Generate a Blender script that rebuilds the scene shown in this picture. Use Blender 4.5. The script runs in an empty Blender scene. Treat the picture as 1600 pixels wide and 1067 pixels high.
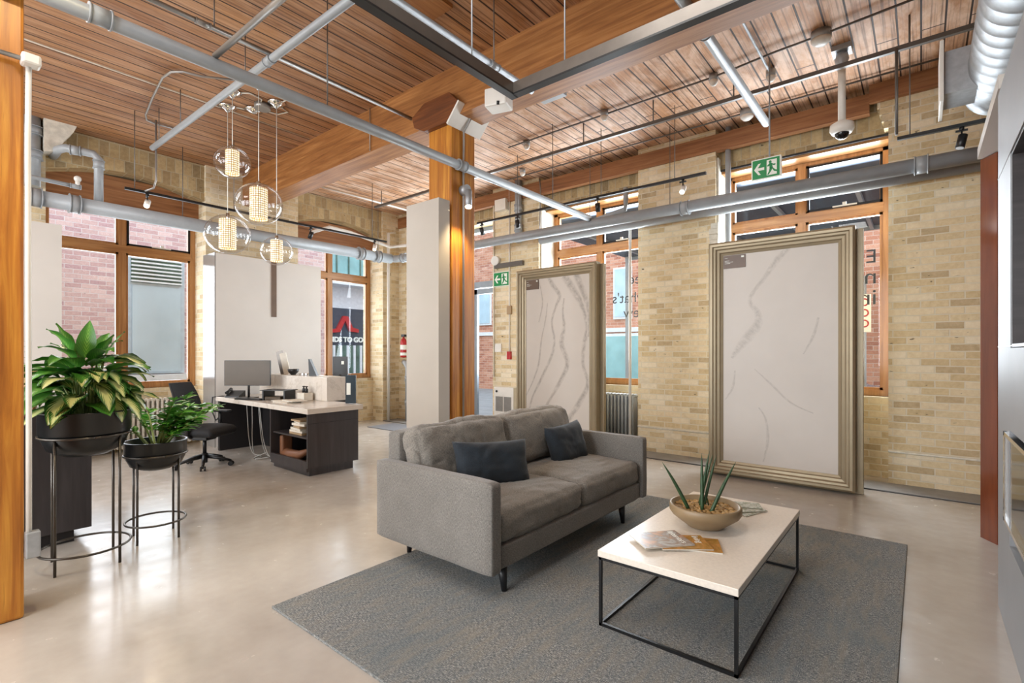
import bpy, bmesh, math, random
from mathutils import Vector, Matrix, noise
random.seed(7)
PI = math.pi
SC = bpy.context.scene
COL = SC.collection
def V(*a): return Vector(a)
def C(h):
    r = [int(h[i:i+2], 16)/255 for i in (0, 2, 4)]
    return tuple([(c/12.92 if c <= .04045 else ((c+.055)/1.055)**2.4) for c in r]) + (1,)

# ------------------------------------------------------------------ camera
cam = bpy.data.cameras.new('camera'); camo = bpy.data.objects.new('camera', cam); COL.objects.link(camo)
cam.sensor_width = 36; cam.lens = 784/1600*36; cam.shift_y = 16.5/1600; cam.clip_start = .05; cam.clip_end = 300
camo.location = (0, 0, 1.45); camo.rotation_euler = (PI/2, 0, math.radians(39.2))
SC.camera = camo
# ------------------------------------------------------------------ world and exposure
SC.view_settings.view_transform = 'Standard'; SC.view_settings.look = 'None'
SC.view_settings.gamma = 1; SC.view_settings.use_curve_mapping = False
SC.view_settings.exposure = 0.0
SC.cycles.max_bounces = 8; SC.cycles.diffuse_bounces = 5; SC.cycles.glossy_bounces = 4
SC.cycles.transparent_max_bounces = 16; SC.cycles.transmission_bounces = 6
SC.cycles.caustics_reflective = False; SC.cycles.caustics_refractive = False
SC.cycles.sample_clamp_indirect = 6
SC.cycles.use_denoising = True
wd = bpy.data.worlds.new('world'); SC.world = wd; wd.use_nodes = True
wb = wd.node_tree.nodes['Background']; wb.inputs[0].default_value = (.82, .9, 1, 1); wb.inputs[1].default_value = 3.2
# ------------------------------------------------------------------ lights
def area(name, loc, rot, sx, sy, power, color):
    l = bpy.data.lights.new(name, 'AREA'); l.shape = 'RECTANGLE'; l.size = sx; l.size_y = sy; l.energy = power; l.color = color
    o = bpy.data.objects.new(name, l); COL.objects.link(o); o.location = loc; o.rotation_euler = rot; return o
# added fill lights in place of daylight from unseen windows behind the camera
for i, x in enumerate((-7.4, -4.6, -1.8)):
    area('front_fill', (x, -4.9, 2.4), (PI/2, 0, 0), 1.9, 2.8, 210, (.92, .96, 1))
# daylight falling in by the street windows
area('daylight_street', (-4.13, 7.9, 2.6), (-PI/2-.25, 0, 0), 1.9, 2.8, 360, (.9, .95, 1))
area('daylight_street', (-1.2, 7.9, 2.6), (-PI/2-.25, 0, 0), 1.9, 2.8, 360, (.9, .95, 1))
area('daylight_street', (-7.0, 7.9, 2.4), (-PI/2-.2, 0, 0), 1.9, 2.8, 360, (.9, .95, 1))
area('daylight_side', (-9.9, 2.15, 2.3), (0, -PI/2, 0), 2.6, 1.9, 80, (.9, .95, 1))
area('daylight_side', (-9.9, 5.5, 2.3), (0, -PI/2, 0), 2.6, 1.9, 80, (.9, .95, 1))
# overhead fill lights added out of view, above and behind the camera
for x, y in ((-3.2, -.6), (-1.4, 1.2), (-5.6, -.4), (-2.6, -2.4)):
    area('overhead_fill', (x, y, 4.3), (0, 0, 0), .9, .9, 42, (1, .97, .93))
def spot(loc, target, power, ang=70, color=(1, .8, .55), blend=.6, size=.04):
    l = bpy.data.lights.new('spot_lamp', 'SPOT'); l.energy = power; l.color = color
    l.spot_size = math.radians(ang); l.spot_blend = blend; l.shadow_soft_size = size
    o = bpy.data.objects.new('spot_lamp', l); COL.objects.link(o); o.location = loc
    d = Vector(target)-Vector(loc); o.rotation_euler = d.to_track_quat('-Z', 'Y').to_euler(); return o
def point(loc, power, color, size=.05):
    l = bpy.data.lights.new('bulb_lamp', 'POINT'); l.energy = power; l.color = color; l.shadow_soft_size = size
    o = bpy.data.objects.new('bulb_lamp', l); COL.objects.link(o); o.location = loc; return o

# ================================================================== materials
def newmat(name):
    m = bpy.data.materials.new(name); m.use_nodes = True
    nt = m.node_tree; b = nt.nodes['Principled BSDF']; return m, nt, b
def N(nt, t, **kw):
    n = nt.nodes.new(t)
    for k, v in kw.items():
        if isinstance(v, tuple) and k == 'ins': pass
        else: setattr(n, k, v)
    return n
def L(nt, a, b): nt.links.new(a, b)
def texco(nt, scale=(1, 1, 1), obj=False, rot=(0, 0, 0)):
    t = N(nt, 'ShaderNodeTexCoord'); mp = N(nt, 'ShaderNodeMapping')
    mp.inputs['Scale'].default_value = scale; mp.inputs['Rotation'].default_value = rot
    L(nt, t.outputs['Object' if obj else 'UV'], mp.inputs[0]); return mp.outputs[0]
def noi(nt, vec, scale, detail=4, rough=.55, dist=0):
    n = N(nt, 'ShaderNodeTexNoise'); n.inputs['Scale'].default_value = scale; n.inputs['Detail'].default_value = detail
    n.inputs['Roughness'].default_value = rough; n.inputs['Distortion'].default_value = dist
    if vec is not None: L(nt, vec, n.inputs['Vector'])
    return n.outputs['Fac']
def ramp(nt, fac, stops, interp='LINEAR'):
    r = N(nt, 'ShaderNodeValToRGB'); r.color_ramp.interpolation = interp
    e = r.color_ramp.elements
    while len(e) < len(stops): e.new(.5)
    for el, (p, c) in zip(e, stops):
        el.position = p; el.color = c if isinstance(c, tuple) else C(c)
    L(nt, fac, r.inputs[0]); return r.outputs[0]
def mix(nt, fac, a, b, mode='MIX'):
    m = N(nt, 'ShaderNodeMix', data_type='RGBA', blend_type=mode)
    if isinstance(fac, (int, float)): m.inputs[0].default_value = fac
    else: L(nt, fac, m.inputs[0])
    for i, x in ((6, a), (7, b)):
        if isinstance(x, str): m.inputs[i].default_value = C(x)
        elif isinstance(x, tuple): m.inputs[i].default_value = x
        else: L(nt, x, m.inputs[i])
    return m.outputs[2]
def bump(nt, b, h, s, d=.01):
    n = N(nt, 'ShaderNodeBump'); n.inputs['Strength'].default_value = s; n.inputs['Distance'].default_value = d
    L(nt, h, n.inputs['Height']); L(nt, n.outputs[0], b.inputs['Normal'])
def math_(nt, op, a, b=None):
    m = N(nt, 'ShaderNodeMath', operation=op)
    for i, x in ((0, a), (1, b)):
        if x is None: continue
        if isinstance(x, (int, float)): m.inputs[i].default_value = x
        else: L(nt, x, m.inputs[i])
    return m.outputs[0]
W1, K0 = (1, 1, 1, 1), (0, 0, 0, 1)
def plain(name, col, rough=.5, metal=0, var=.06, scale=8, bmp=0, coat=0):
    m, nt, b = newmat(name); v = texco(nt)
    f = noi(nt, v, scale, 3); c = C(col) if isinstance(col, str) else col
    lo = tuple(x*(1-var*1.6) for x in c[:3])+(1,); hi = tuple(min(1, x*(1+var)) for x in c[:3])+(1,)
    L(nt, ramp(nt, f, [(.3, lo), (.7, hi)]), b.inputs['Base Color'])
    b.inputs['Roughness'].default_value = rough; b.inputs['Metallic'].default_value = metal
    if coat: b.inputs['Coat Weight'].default_value = coat; b.inputs['Coat Roughness'].default_value = .08
    if bmp: bump(nt, b, noi(nt, v, scale*12, 3), bmp, .004)
    return m
def wood(name, c0, c1, c2, rough=.55, sx=1.2, sy=22, bmp=.25, coat=0):
    m, nt, b = newmat(name); v = texco(nt, (sx, sy, 1))
    g = noi(nt, v, 1, 6, .6, .6); col = ramp(nt, g, [(.28, c0), (.5, c1), (.74, c2)])
    big = noi(nt, texco(nt, (1, 2, 1)), 1.3, 3)
    col = mix(nt, ramp(nt, big, [(.35, K0), (.75, (.45, .45, .45, 1))]), col, c0)
    v2 = texco(nt, (3, 60, 1)); g2 = noi(nt, v2, 1, 3)
    col = mix(nt, ramp(nt, g2, [(.62, K0), (.7, (.4, .4, .4, 1))]), col, c0)
    L(nt, col, b.inputs['Base Color']); b.inputs['Roughness'].default_value = rough
    if coat: b.inputs['Coat Weight'].default_value = coat; b.inputs['Coat Roughness'].default_value = .1
    bump(nt, b, g, bmp, .004); return m
def brick(name, tones, mortar, w=.235, h=.077, mort=.007, bmp=.6, dirt='5a5244', dirtamt=.35, off=.5):
    m, nt, b = newmat(name); v = texco(nt)
    # slight waviness of the courses
    nz = N(nt, 'ShaderNodeTexNoise'); nz.inputs['Scale'].default_value = 5; L(nt, v, nz.inputs['Vector'])
    add = N(nt, 'ShaderNodeVectorMath', operation='MULTIPLY_ADD'); add.inputs[1].default_value = (.012, .012, 0)
    L(nt, nz.outputs['Color'], add.inputs[0]); L(nt, v, add.inputs[2])
    br = N(nt, 'ShaderNodeTexBrick'); br.offset = off; L(nt, add.outputs[0], br.inputs['Vector'])
    br.inputs['Scale'].default_value = 1; br.inputs['Mortar Size'].default_value = mort; br.inputs['Mortar Smooth'].default_value = .3
    br.inputs['Brick Width'].default_value = w; br.inputs['Row Height'].default_value = h
    br.inputs['Color1'].default_value = K0; br.inputs['Color2'].default_value = W1; br.inputs['Mortar'].default_value = (.5, .5, .5, 1)
    n = len(tones)
    tone = ramp(nt, br.outputs['Color'], [((i+.0)/n, t) for i, t in enumerate(tones)], 'CONSTANT')
    f = noi(nt, v, 22, 5, .65)
    tone = mix(nt, .45, tone, ramp(nt, f, [(.3, '94867c'), (.7, 'f6eadf')]), 'SOFT_LIGHT')
    blot = noi(nt, v, 1.7, 5, .6)
    tone = mix(nt, ramp(nt, blot, [(.56, K0), (.75, (dirtamt,)*3+(1,))]), tone, dirt)
    spots = noi(nt, texco(nt, (1, 2.2, 1)), 9, 2)
    tone = mix(nt, ramp(nt, spots, [(.70, K0), (.74, (.8, .8, .8, 1))]), tone, '4a3f30')
    c = mix(nt, br.outputs['Fac'], tone, mortar)
    L(nt, c, b.inputs['Base Color']); b.inputs['Roughness'].default_value = .9
    hgt = math_(nt, 'SUBTRACT', math_(nt, 'MULTIPLY', f, .35), br.outputs['Fac'])
    bump(nt, b, hgt, bmp, .008); return m
def glassmat(name, tint=(1, 1, 1, 1), refl=.9, rough=.0, base=.04):
    m, nt, b = newmat(name); nt.nodes.remove(b); out = nt.nodes['Material Output']
    t = N(nt, 'ShaderNodeBsdfTransparent'); t.inputs[0].default_value = tint
    g = N(nt, 'ShaderNodeBsdfGlossy'); g.inputs['Roughness'].default_value = rough
    lw = N(nt, 'ShaderNodeLayerWeight'); lw.inputs[0].default_value = .5
    p = math_(nt, 'POWER', lw.outputs['Facing'], 3.5)
    f = math_(nt, 'ADD', math_(nt, 'MULTIPLY', p, refl), base)
    mx = N(nt, 'ShaderNodeMixShader'); L(nt, f, mx.inputs[0]); L(nt, t.outputs[0], mx.inputs[1]); L(nt, g.outputs[0], mx.inputs[2])
    L(nt, mx.outputs[0], out.inputs[0]); return m
def emit(name, col, s):
    m, nt, b = newmat(name); b.inputs['Base Color'].default_value = C(col)
    b.inputs['Emission Color'].default_value = C(col); b.inputs['Emission Strength'].default_value = s; return m

def ceiling_mat():
    m, nt, b = newmat('plank_ceiling'); v = texco(nt)
    br = N(nt, 'ShaderNodeTexBrick'); br.offset = .37; L(nt, v, br.inputs['Vector'])
    br.inputs['Scale'].default_value = 1; br.inputs['Mortar Size'].default_value = .0085; br.inputs['Mortar Smooth'].default_value = .3
    br.inputs['Brick Width'].default_value = 9.5; br.inputs['Row Height'].default_value = .17
    br.inputs['Color1'].default_value = K0; br.inputs['Color2'].default_value = W1
    g = noi(nt, texco(nt, (1.1, 26, 1)), 1, 6, .62, .5)
    tone = ramp(nt, br.outputs['Color'], [(0, '99693f'), (.2, 'ad7b4d'), (.4, '8a5932'), (.6, 'b58455'), (.8, 'a07045')], 'CONSTANT')
    grain = ramp(nt, g, [(.3, '5a351b'), (.5, '946236'), (.72, 'c4925f')])
    c = mix(nt, .5, tone, grain)
    # old whitewash on the boards; street side also painted paler for its window light
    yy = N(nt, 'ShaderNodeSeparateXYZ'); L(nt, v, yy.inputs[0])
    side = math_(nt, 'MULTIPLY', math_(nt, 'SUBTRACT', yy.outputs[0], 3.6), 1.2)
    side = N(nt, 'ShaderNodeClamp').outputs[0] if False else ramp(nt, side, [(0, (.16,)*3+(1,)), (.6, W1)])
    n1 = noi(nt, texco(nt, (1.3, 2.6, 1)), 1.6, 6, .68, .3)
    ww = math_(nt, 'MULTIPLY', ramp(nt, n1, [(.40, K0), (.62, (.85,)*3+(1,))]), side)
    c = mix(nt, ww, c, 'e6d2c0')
    pink = math_(nt, 'MULTIPLY', side, .42); c = mix(nt, pink, c, 'dba67e')  # pinkish tint paints window light into the street bay
    st = noi(nt, texco(nt, (.8, 40, 1)), 1, 4, .6); c = mix(nt, ramp(nt, st, [(.5, K0), (.64, (.6, .6, .6, 1))]), c, '50290f')
    n2 = noi(nt, texco(nt, (1, 1.6, 1)), 2.3, 4)
    c = mix(nt, ramp(nt, n2, [(.6, K0), (.72, (.5,)*3+(1,))]), c, '70401f')
    c = mix(nt, br.outputs['Fac'], c, '2c1608')
    L(nt, c, b.inputs['Base Color']); b.inputs['Roughness'].default_value = .62
    bump(nt, b, math_(nt, 'SUBTRACT', math_(nt, 'MULTIPLY', g, .3), br.outputs['Fac']), .6, .01); return m
def floor_mat():
    m, nt, b = newmat('polished_concrete'); v = texco(nt)
    f = noi(nt, v, .9, 5, .6); f2 = noi(nt, v, 7, 5, .6)
    c = ramp(nt, f, [(.3, 'a9a198'), (.7, 'c0bab2')]); c = mix(nt, .25, c, ramp(nt, f2, [(.3, '9c958b'), (.7, 'd2cec8')]), 'SOFT_LIGHT')
    L(nt, c, b.inputs['Base Color'])
    L(nt, ramp(nt, f2, [(.3, (.16,)*3+(1,)), (.7, (.28,)*3+(1,))]), b.inputs['Roughness'])
    b.inputs['Specular IOR Level'].default_value = .6
    bump(nt, b, noi(nt, v, 3.5, 2), .05, .01); return m
def fabric(name, c0, c1, scale=260, bmp=.4, rough=.95, sheen=.25, blot=.3, fold=0):
    m, nt, b = newmat(name); v = texco(nt)
    w1 = noi(nt, texco(nt, (1, .22, 1)), scale, 2); w2 = noi(nt, texco(nt, (.22, 1, 1)), scale, 2)
    w = math_(nt, 'ADD', math_(nt, 'MULTIPLY', w1, .5), math_(nt, 'MULTIPLY', w2, .5))
    c = ramp(nt, w, [(.36, c0), (.64, c1)]); n = noi(nt, v, 6, 4)
    c = mix(nt, blot, c, ramp(nt, n, [(.3, '5a5a5a'), (.7, 'a8a8a8')]), 'SOFT_LIGHT')
    L(nt, c, b.inputs['Base Color']); b.inputs['Roughness'].default_value = rough
    b.inputs['Sheen Weight'].default_value = sheen
    if fold:   # soft stuffing creases running away from the seams
        q = N(nt, 'ShaderNodeTexNoise', noise_type='RIDGED_MULTIFRACTAL'); q.inputs['Scale'].default_value = 2.6; q.inputs['Detail'].default_value = 3
        q.inputs['Distortion'].default_value = .8; L(nt, texco(nt, (2.2, 1, 1.4), obj=True), q.inputs['Vector'])
        w = math_(nt, 'ADD', math_(nt, 'MULTIPLY', w, .08), math_(nt, 'MULTIPLY', q.outputs['Fac'], 1.0)); bump(nt, b, w, fold, .09); return m
    bump(nt, b, w, bmp, .003); return m
def rug_mat():
    m, nt, b = newmat('woven_rug'); v = texco(nt)
    w1 = noi(nt, texco(nt, (1, .3, 1)), 250, 2); w2 = noi(nt, texco(nt, (.18, 1, 1)), 250, 2)
    w = math_(nt, 'ADD', math_(nt, 'MULTIPLY', w1, .5), math_(nt, 'MULTIPLY', w2, .5))
    c = ramp(nt, w, [(.38, '494c4c'), (.5, '75787a'), (.62, 'b9b8b0')])
    n = noi(nt, v, 2.2, 6, .65); c = mix(nt, ramp(nt, n, [(.4, K0), (.65, (.6,)*3+(1,))]), c, '6a7478')
    n3 = noi(nt, texco(nt, (6, 1.2, 1)), 3, 5, .7); c = mix(nt, ramp(nt, n3, [(.45, K0), (.65, (.5,)*3+(1,))]), c, '938c7e')
    L(nt, c, b.inputs['Base Color']); b.inputs['Roughness'].default_value = .97; bump(nt, b, w, .8, .006); return m
def slab_mat(name, base, vein, kind):
    m, nt, b = newmat(name)
    if kind == 'swirl':
        v = texco(nt, (1, .38, 1), rot=(0, 0, .22)); wv = N(nt, 'ShaderNodeTexWave'); wv.wave_type = 'BANDS'; wv.bands_direction = 'X'
        wv.inputs['Scale'].default_value = .62; wv.inputs['Distortion'].default_value = 5.5; wv.inputs['Detail'].default_value = 1.5
        wv.inputs['Detail Scale'].default_value = .7; L(nt, v, wv.inputs['Vector'])
        f = ramp(nt, wv.outputs['Fac'], [(.42, K0), (.47, (.75,)*3+(1,)), (.5, (.25,)*3+(1,)), (.6, (.18,)*3+(1,)), (.66, K0)])
    else:
        v = texco(nt, (1.3, .8, 1), rot=(0, 0, -.55)); n = noi(nt, v, 1.0, 7, .7, .5)
        f = ramp(nt, n, [(.475, K0), (.5, (.5,)*3+(1,)), (.508, (.12,)*3+(1,)), (.56, K0)])
    mot = noi(nt, texco(nt), 40, 3)
    c = mix(nt, f, base, vein); c = mix(nt, .12, c, ramp(nt, mot, [(.3, '909090'), (.7, 'ffffff')]), 'SOFT_LIGHT')
    L(nt, c, b.inputs['Base Color']); b.inputs['Roughness'].default_value = .22; return m
def leaf_mat(name, green, dark, cream, amt):
    m, nt, b = newmat(name); t = N(nt, 'ShaderNodeTexCoord'); s = N(nt, 'ShaderNodeSeparateXYZ'); L(nt, t.outputs['UV'], s.inputs[0])
    av = math_(nt, 'ABSOLUTE', math_(nt, 'SUBTRACT', s.outputs[1], .5))      # 0 midrib .. .5 edge
    ph = math_(nt, 'SUBTRACT', math_(nt, 'MULTIPLY', s.outputs[0], 60), math_(nt, 'MULTIPLY', av, 55))
    vein = math_(nt, 'MULTIPLY', math_(nt, 'SINE', ph), .11)
    k = math_(nt, 'ADD', av, vein)
    c = ramp(nt, k, [(.20*amt, cream), (.24*amt+.01, green), (.5, dark)])
    L(nt, c, b.inputs['Base Color']); b.inputs['Roughness'].default_value = .32
    b.inputs['Subsurface Weight'].default_value = 0
    return m
def globe_shade():
    m, nt, b = newmat('beaded_shade'); v = texco(nt, (1, 1, 1))
    br = N(nt, 'ShaderNodeTexBrick'); br.offset = 0; L(nt, v, br.inputs['Vector']); br.inputs['Scale'].default_value = 1
    br.inputs['Brick Width'].default_value = .024; br.inputs['Row Height'].default_value = .024; br.inputs['Mortar Size'].default_value = .0038
    n = noi(nt, v, 26, 3)
    c = mix(nt, br.outputs['Fac'], ramp(nt, n, [(.35, 'f0d8a4'), (.6, 'fff6e0')]), '7d6238')
    L(nt, c, b.inputs['Base Color']); L(nt, c, b.inputs['Emission Color']); b.inputs['Emission Strength'].default_value = 1.1
    b.inputs['Roughness'].default_value = .4; return m

M = {}
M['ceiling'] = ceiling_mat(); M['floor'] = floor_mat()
M['brick'] = brick('buff_brick', ['e0d0b0', 'd9c8a4', 'e5d8bd', 'd3c19c', 'ddcdac', 'cbb892', 'e2d3b4', 'd7c5a0', 'bdab8a', 'dfcfae', 'd1be98', 'e7dbc2'], 'dfd5be')
M['brick_dark'] = brick('brown_header_brick', ['b5a079', 'a8946e', 'c0ac84', '958565', 'b09c75', 'a08c69', 'bba67e'], 'b8aa8c', w=.115, h=.21)
M['brick_pink'] = brick('pink_street_brick', ['cfb3b2', 'c4a5a6', 'dbc2c0', 'ccafae', 'bfa0a4', 'd5bab8'], 'ddd2d2', h=.085, w=.24, dirtamt=.1)
M['brick_red'] = brick('red_street_brick', ['c08a72', 'b27a64', 'cc9a82', 'b98068', 'a8705c', 'c69078'], 'cfb5a4', h=.1, w=.28, dirtamt=.15)
M['beam'] = wood('honey_timber', '764722', 'a06a38', 'be8852', .5)
M['post'] = wood('orange_post', '8f531c', 'c07b2b', 'e6a844', .42, bmp=.35)
M['plate'] = wood('wall_plate_timber', '75492c', '9c6a42', 'b68459', .6)
M['winwood'] = wood('window_wood', '9a683c', 'bb8650', 'd09f69', .35, bmp=.1, coat=.3)
M['bolster'] = wood('dark_bolster', '4a2712', '6f3d1c', '94582a', .45)
M['canvas'] = plain('grey_paint', 'a3a6a8', .42, 0, .05)
M['pipe'] = plain('grey_pipe_paint', '9da2a6', .38, 0, .05, bmp=.1)
M['galv'] = plain('galvanised_steel', 'aeb2b6', .5, .5, .08, 20)
M['conduit'] = plain('conduit_steel', '9a9793', .35, .6, .06)
M['dkconduit'] = plain('dark_conduit', '6b6763', .4, .4)
M['black'] = plain('black_satin', '17181a', .38, 0, .1)
M['blackmetal'] = plain('black_metal', '1c1c1d', .35, .3, .1)
M['bronze'] = plain('bronze_metal', '6e6862', .35, .6, .06)
M['chrome'] = plain('chrome', 'd8d8d8', .1, 1, .03)
M['white'] = plain('white_enamel', 'e6e3dc', .35, 0, .03)
M['plaster'] = plain('old_white_plaster', 'd8d2c4', .85, 0, .12, 14, .5)
M['slabwhite'] = plain('white_display_panel', 'd3cec7', .3, 0, .02, 2)
M['slabgrey'] = plain('grey_display_panel', '8f8b86', .12, 0, .03, 2)
M['porcelain'] = plain('glossy_porcelain', 'bab4ac', .07, 0, .04, 1.5)
M['slot'] = plain('brown_slot', '6a5647', .4)
M['slab1'] = plain('pale_marble_slab', 'd6d0c8', .5, 0, .025, 2)
M['slab2'] = plain('swirl_marble_slab', 'd6d0c8', .5, 0, .02, 2)
M['frame'] = plain('champagne_frame_paint', '9a8c72', .4, .4, .05, 5)
M['silver'] = plain('brushed_silver_panel', '96989b', .48, .35, .03, 3)
M['fin'] = wood('gloss_mahogany', '5c2c18', '7a3c22', '8e4a2b', .16, sx=1, sy=10, bmp=.05, coat=.6)
M['sofa'] = fabric('grey_sofa_weave', '5f5c58', '95918a', 320)
M['cushion'] = fabric('grey_cushion_weave', '6a6660', 'a39e95', 320, blot=.4, fold=.5)
M['navy'] = fabric('navy_velvet', '1a232b', '29343e', 400, .2, .8, .1, fold=.35)
M['rug'] = rug_mat()
M['tabletop'] = plain('cream_terrazzo', 'e8dfd2', .3, 0, .05, 60)
M['worktop'] = slab_mat('worktop_marble', 'd8d0c5', 'b3a899', 'marble')
M['cabinet'] = wood('charcoal_veneer', '2e2a2b', '3b3738', '4a4546', .35, sx=.8, sy=16, bmp=.08)
M['darkin'] = plain('cabinet_inside', '221f20', .5)
M['pot'] = plain('black_pot', '1d2022', .3, .1, .06)
M['stand'] = plain('gunmetal_stand', '58544f', .32, .7)
M['leaf'] = leaf_mat('green_leaf', '4f8f35', '366f27', '79b04e', .15)
M['leafc'] = leaf_mat('variegated_leaf', '447a33', '2c5826', 'd8dc96', 1.15)
M['zz'] = leaf_mat('zz_leaf', '64ad42', '458a31', '8cca62', .2)
M['stem'] = plain('pale_green_stem', '8fa05e', .5)
M['snake'] = plain('dark_green_spike', '2f4a2c', .45, 0, .25, 30)
M['soil'] = plain('dark_soil', '3a2c20', .95, 0, .3, 40, .6)
M['pebble'] = plain('tan_pebbles', 'a9844e', .6, 0, .35, 30)
M['bowl'] = plain('brown_clay_bowl', '8f7a5c', .45, 0, .05)
M['glass'] = glassmat('window_glass', (.97, .99, 1, 1), .5, 0, .015)
M['globe'] = glassmat('pendant_glass', (.95, .95, .95, 1), .9, .09, .05)
M['shade'] = globe_shade()
M['warm'] = emit('warm_lamp_face', 'ffe2b0', 14)
M['bulb'] = emit('glowing_bulb', 'ffe0a8', 25)
M['ledge'] = plain('grey_concrete_ledge', '908e8b', .6, 0, .1, 6, .2)
M['red'] = plain('red_enamel', 'b5272a', .35)
M['green'] = plain('exit_green', '118a4a', .4, 0, .02)
M['signwhite'] = plain('sign_white', 'eef2ea', .4, 0, .01)
M['screen'] = plain('dark_bronze_screen', '4b3e2e', .4, .1, .1, 3)
M['paper'] = plain('paper', 'd9d3c6', .7)
M['kraft'] = plain('tan_paper', 'a98f6e', .7)
M['leather'] = plain('brown_leather', '7c5238', .5)
M['mesh'] = plain('black_mesh_fabric', '202124', .8, 0, .15, 80, .3)
M['doorframe'] = plain('grey_blue_door_frame', '8e98a3', .4)
M['skyglass'] = plain('pale_blue_glass', 'b9d2de', .25, 0, .1, 1.5)
M['frost'] = plain('frosted_blue_panel', 'b8cad4', .35, 0, .08, .8)
M['louvre'] = plain('louvre_grey', 'b4c4d0', .45)
M['asphalt'] = plain('street_asphalt', '8c8e90', .9, 0, .1, 3, .4)
M['canopy'] = plain('dark_slate_soffit', '3c4654', .5, 0, .1)
M['teal'] = plain('teal_glass', '93bfbf', .25, 0, .15, 1)
M['darkglass'] = plain('dark_storefront_glass', '5a7468', .3, 0, .35, 2)
M['car'] = plain('blue_grey_car_paint', '6d8ba3', .2, .2)
M['whitewall'] = plain('white_street_wall', 'dfe3e6', .7)
M['basket'] = plain('pale_wood_slats', 'd3b88c', .6)
M['text'] = plain('black_lettering', '24262a', .5)
M['cable'] = plain('grey_cable', 'b9b8b3', .5)
M['tvblack'] = plain('black_tv_screen', '0c0d10', .08)
M['matgrey'] = plain('grey_door_mat', '77777a', .95, 0, .1, 60, .5)

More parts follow.
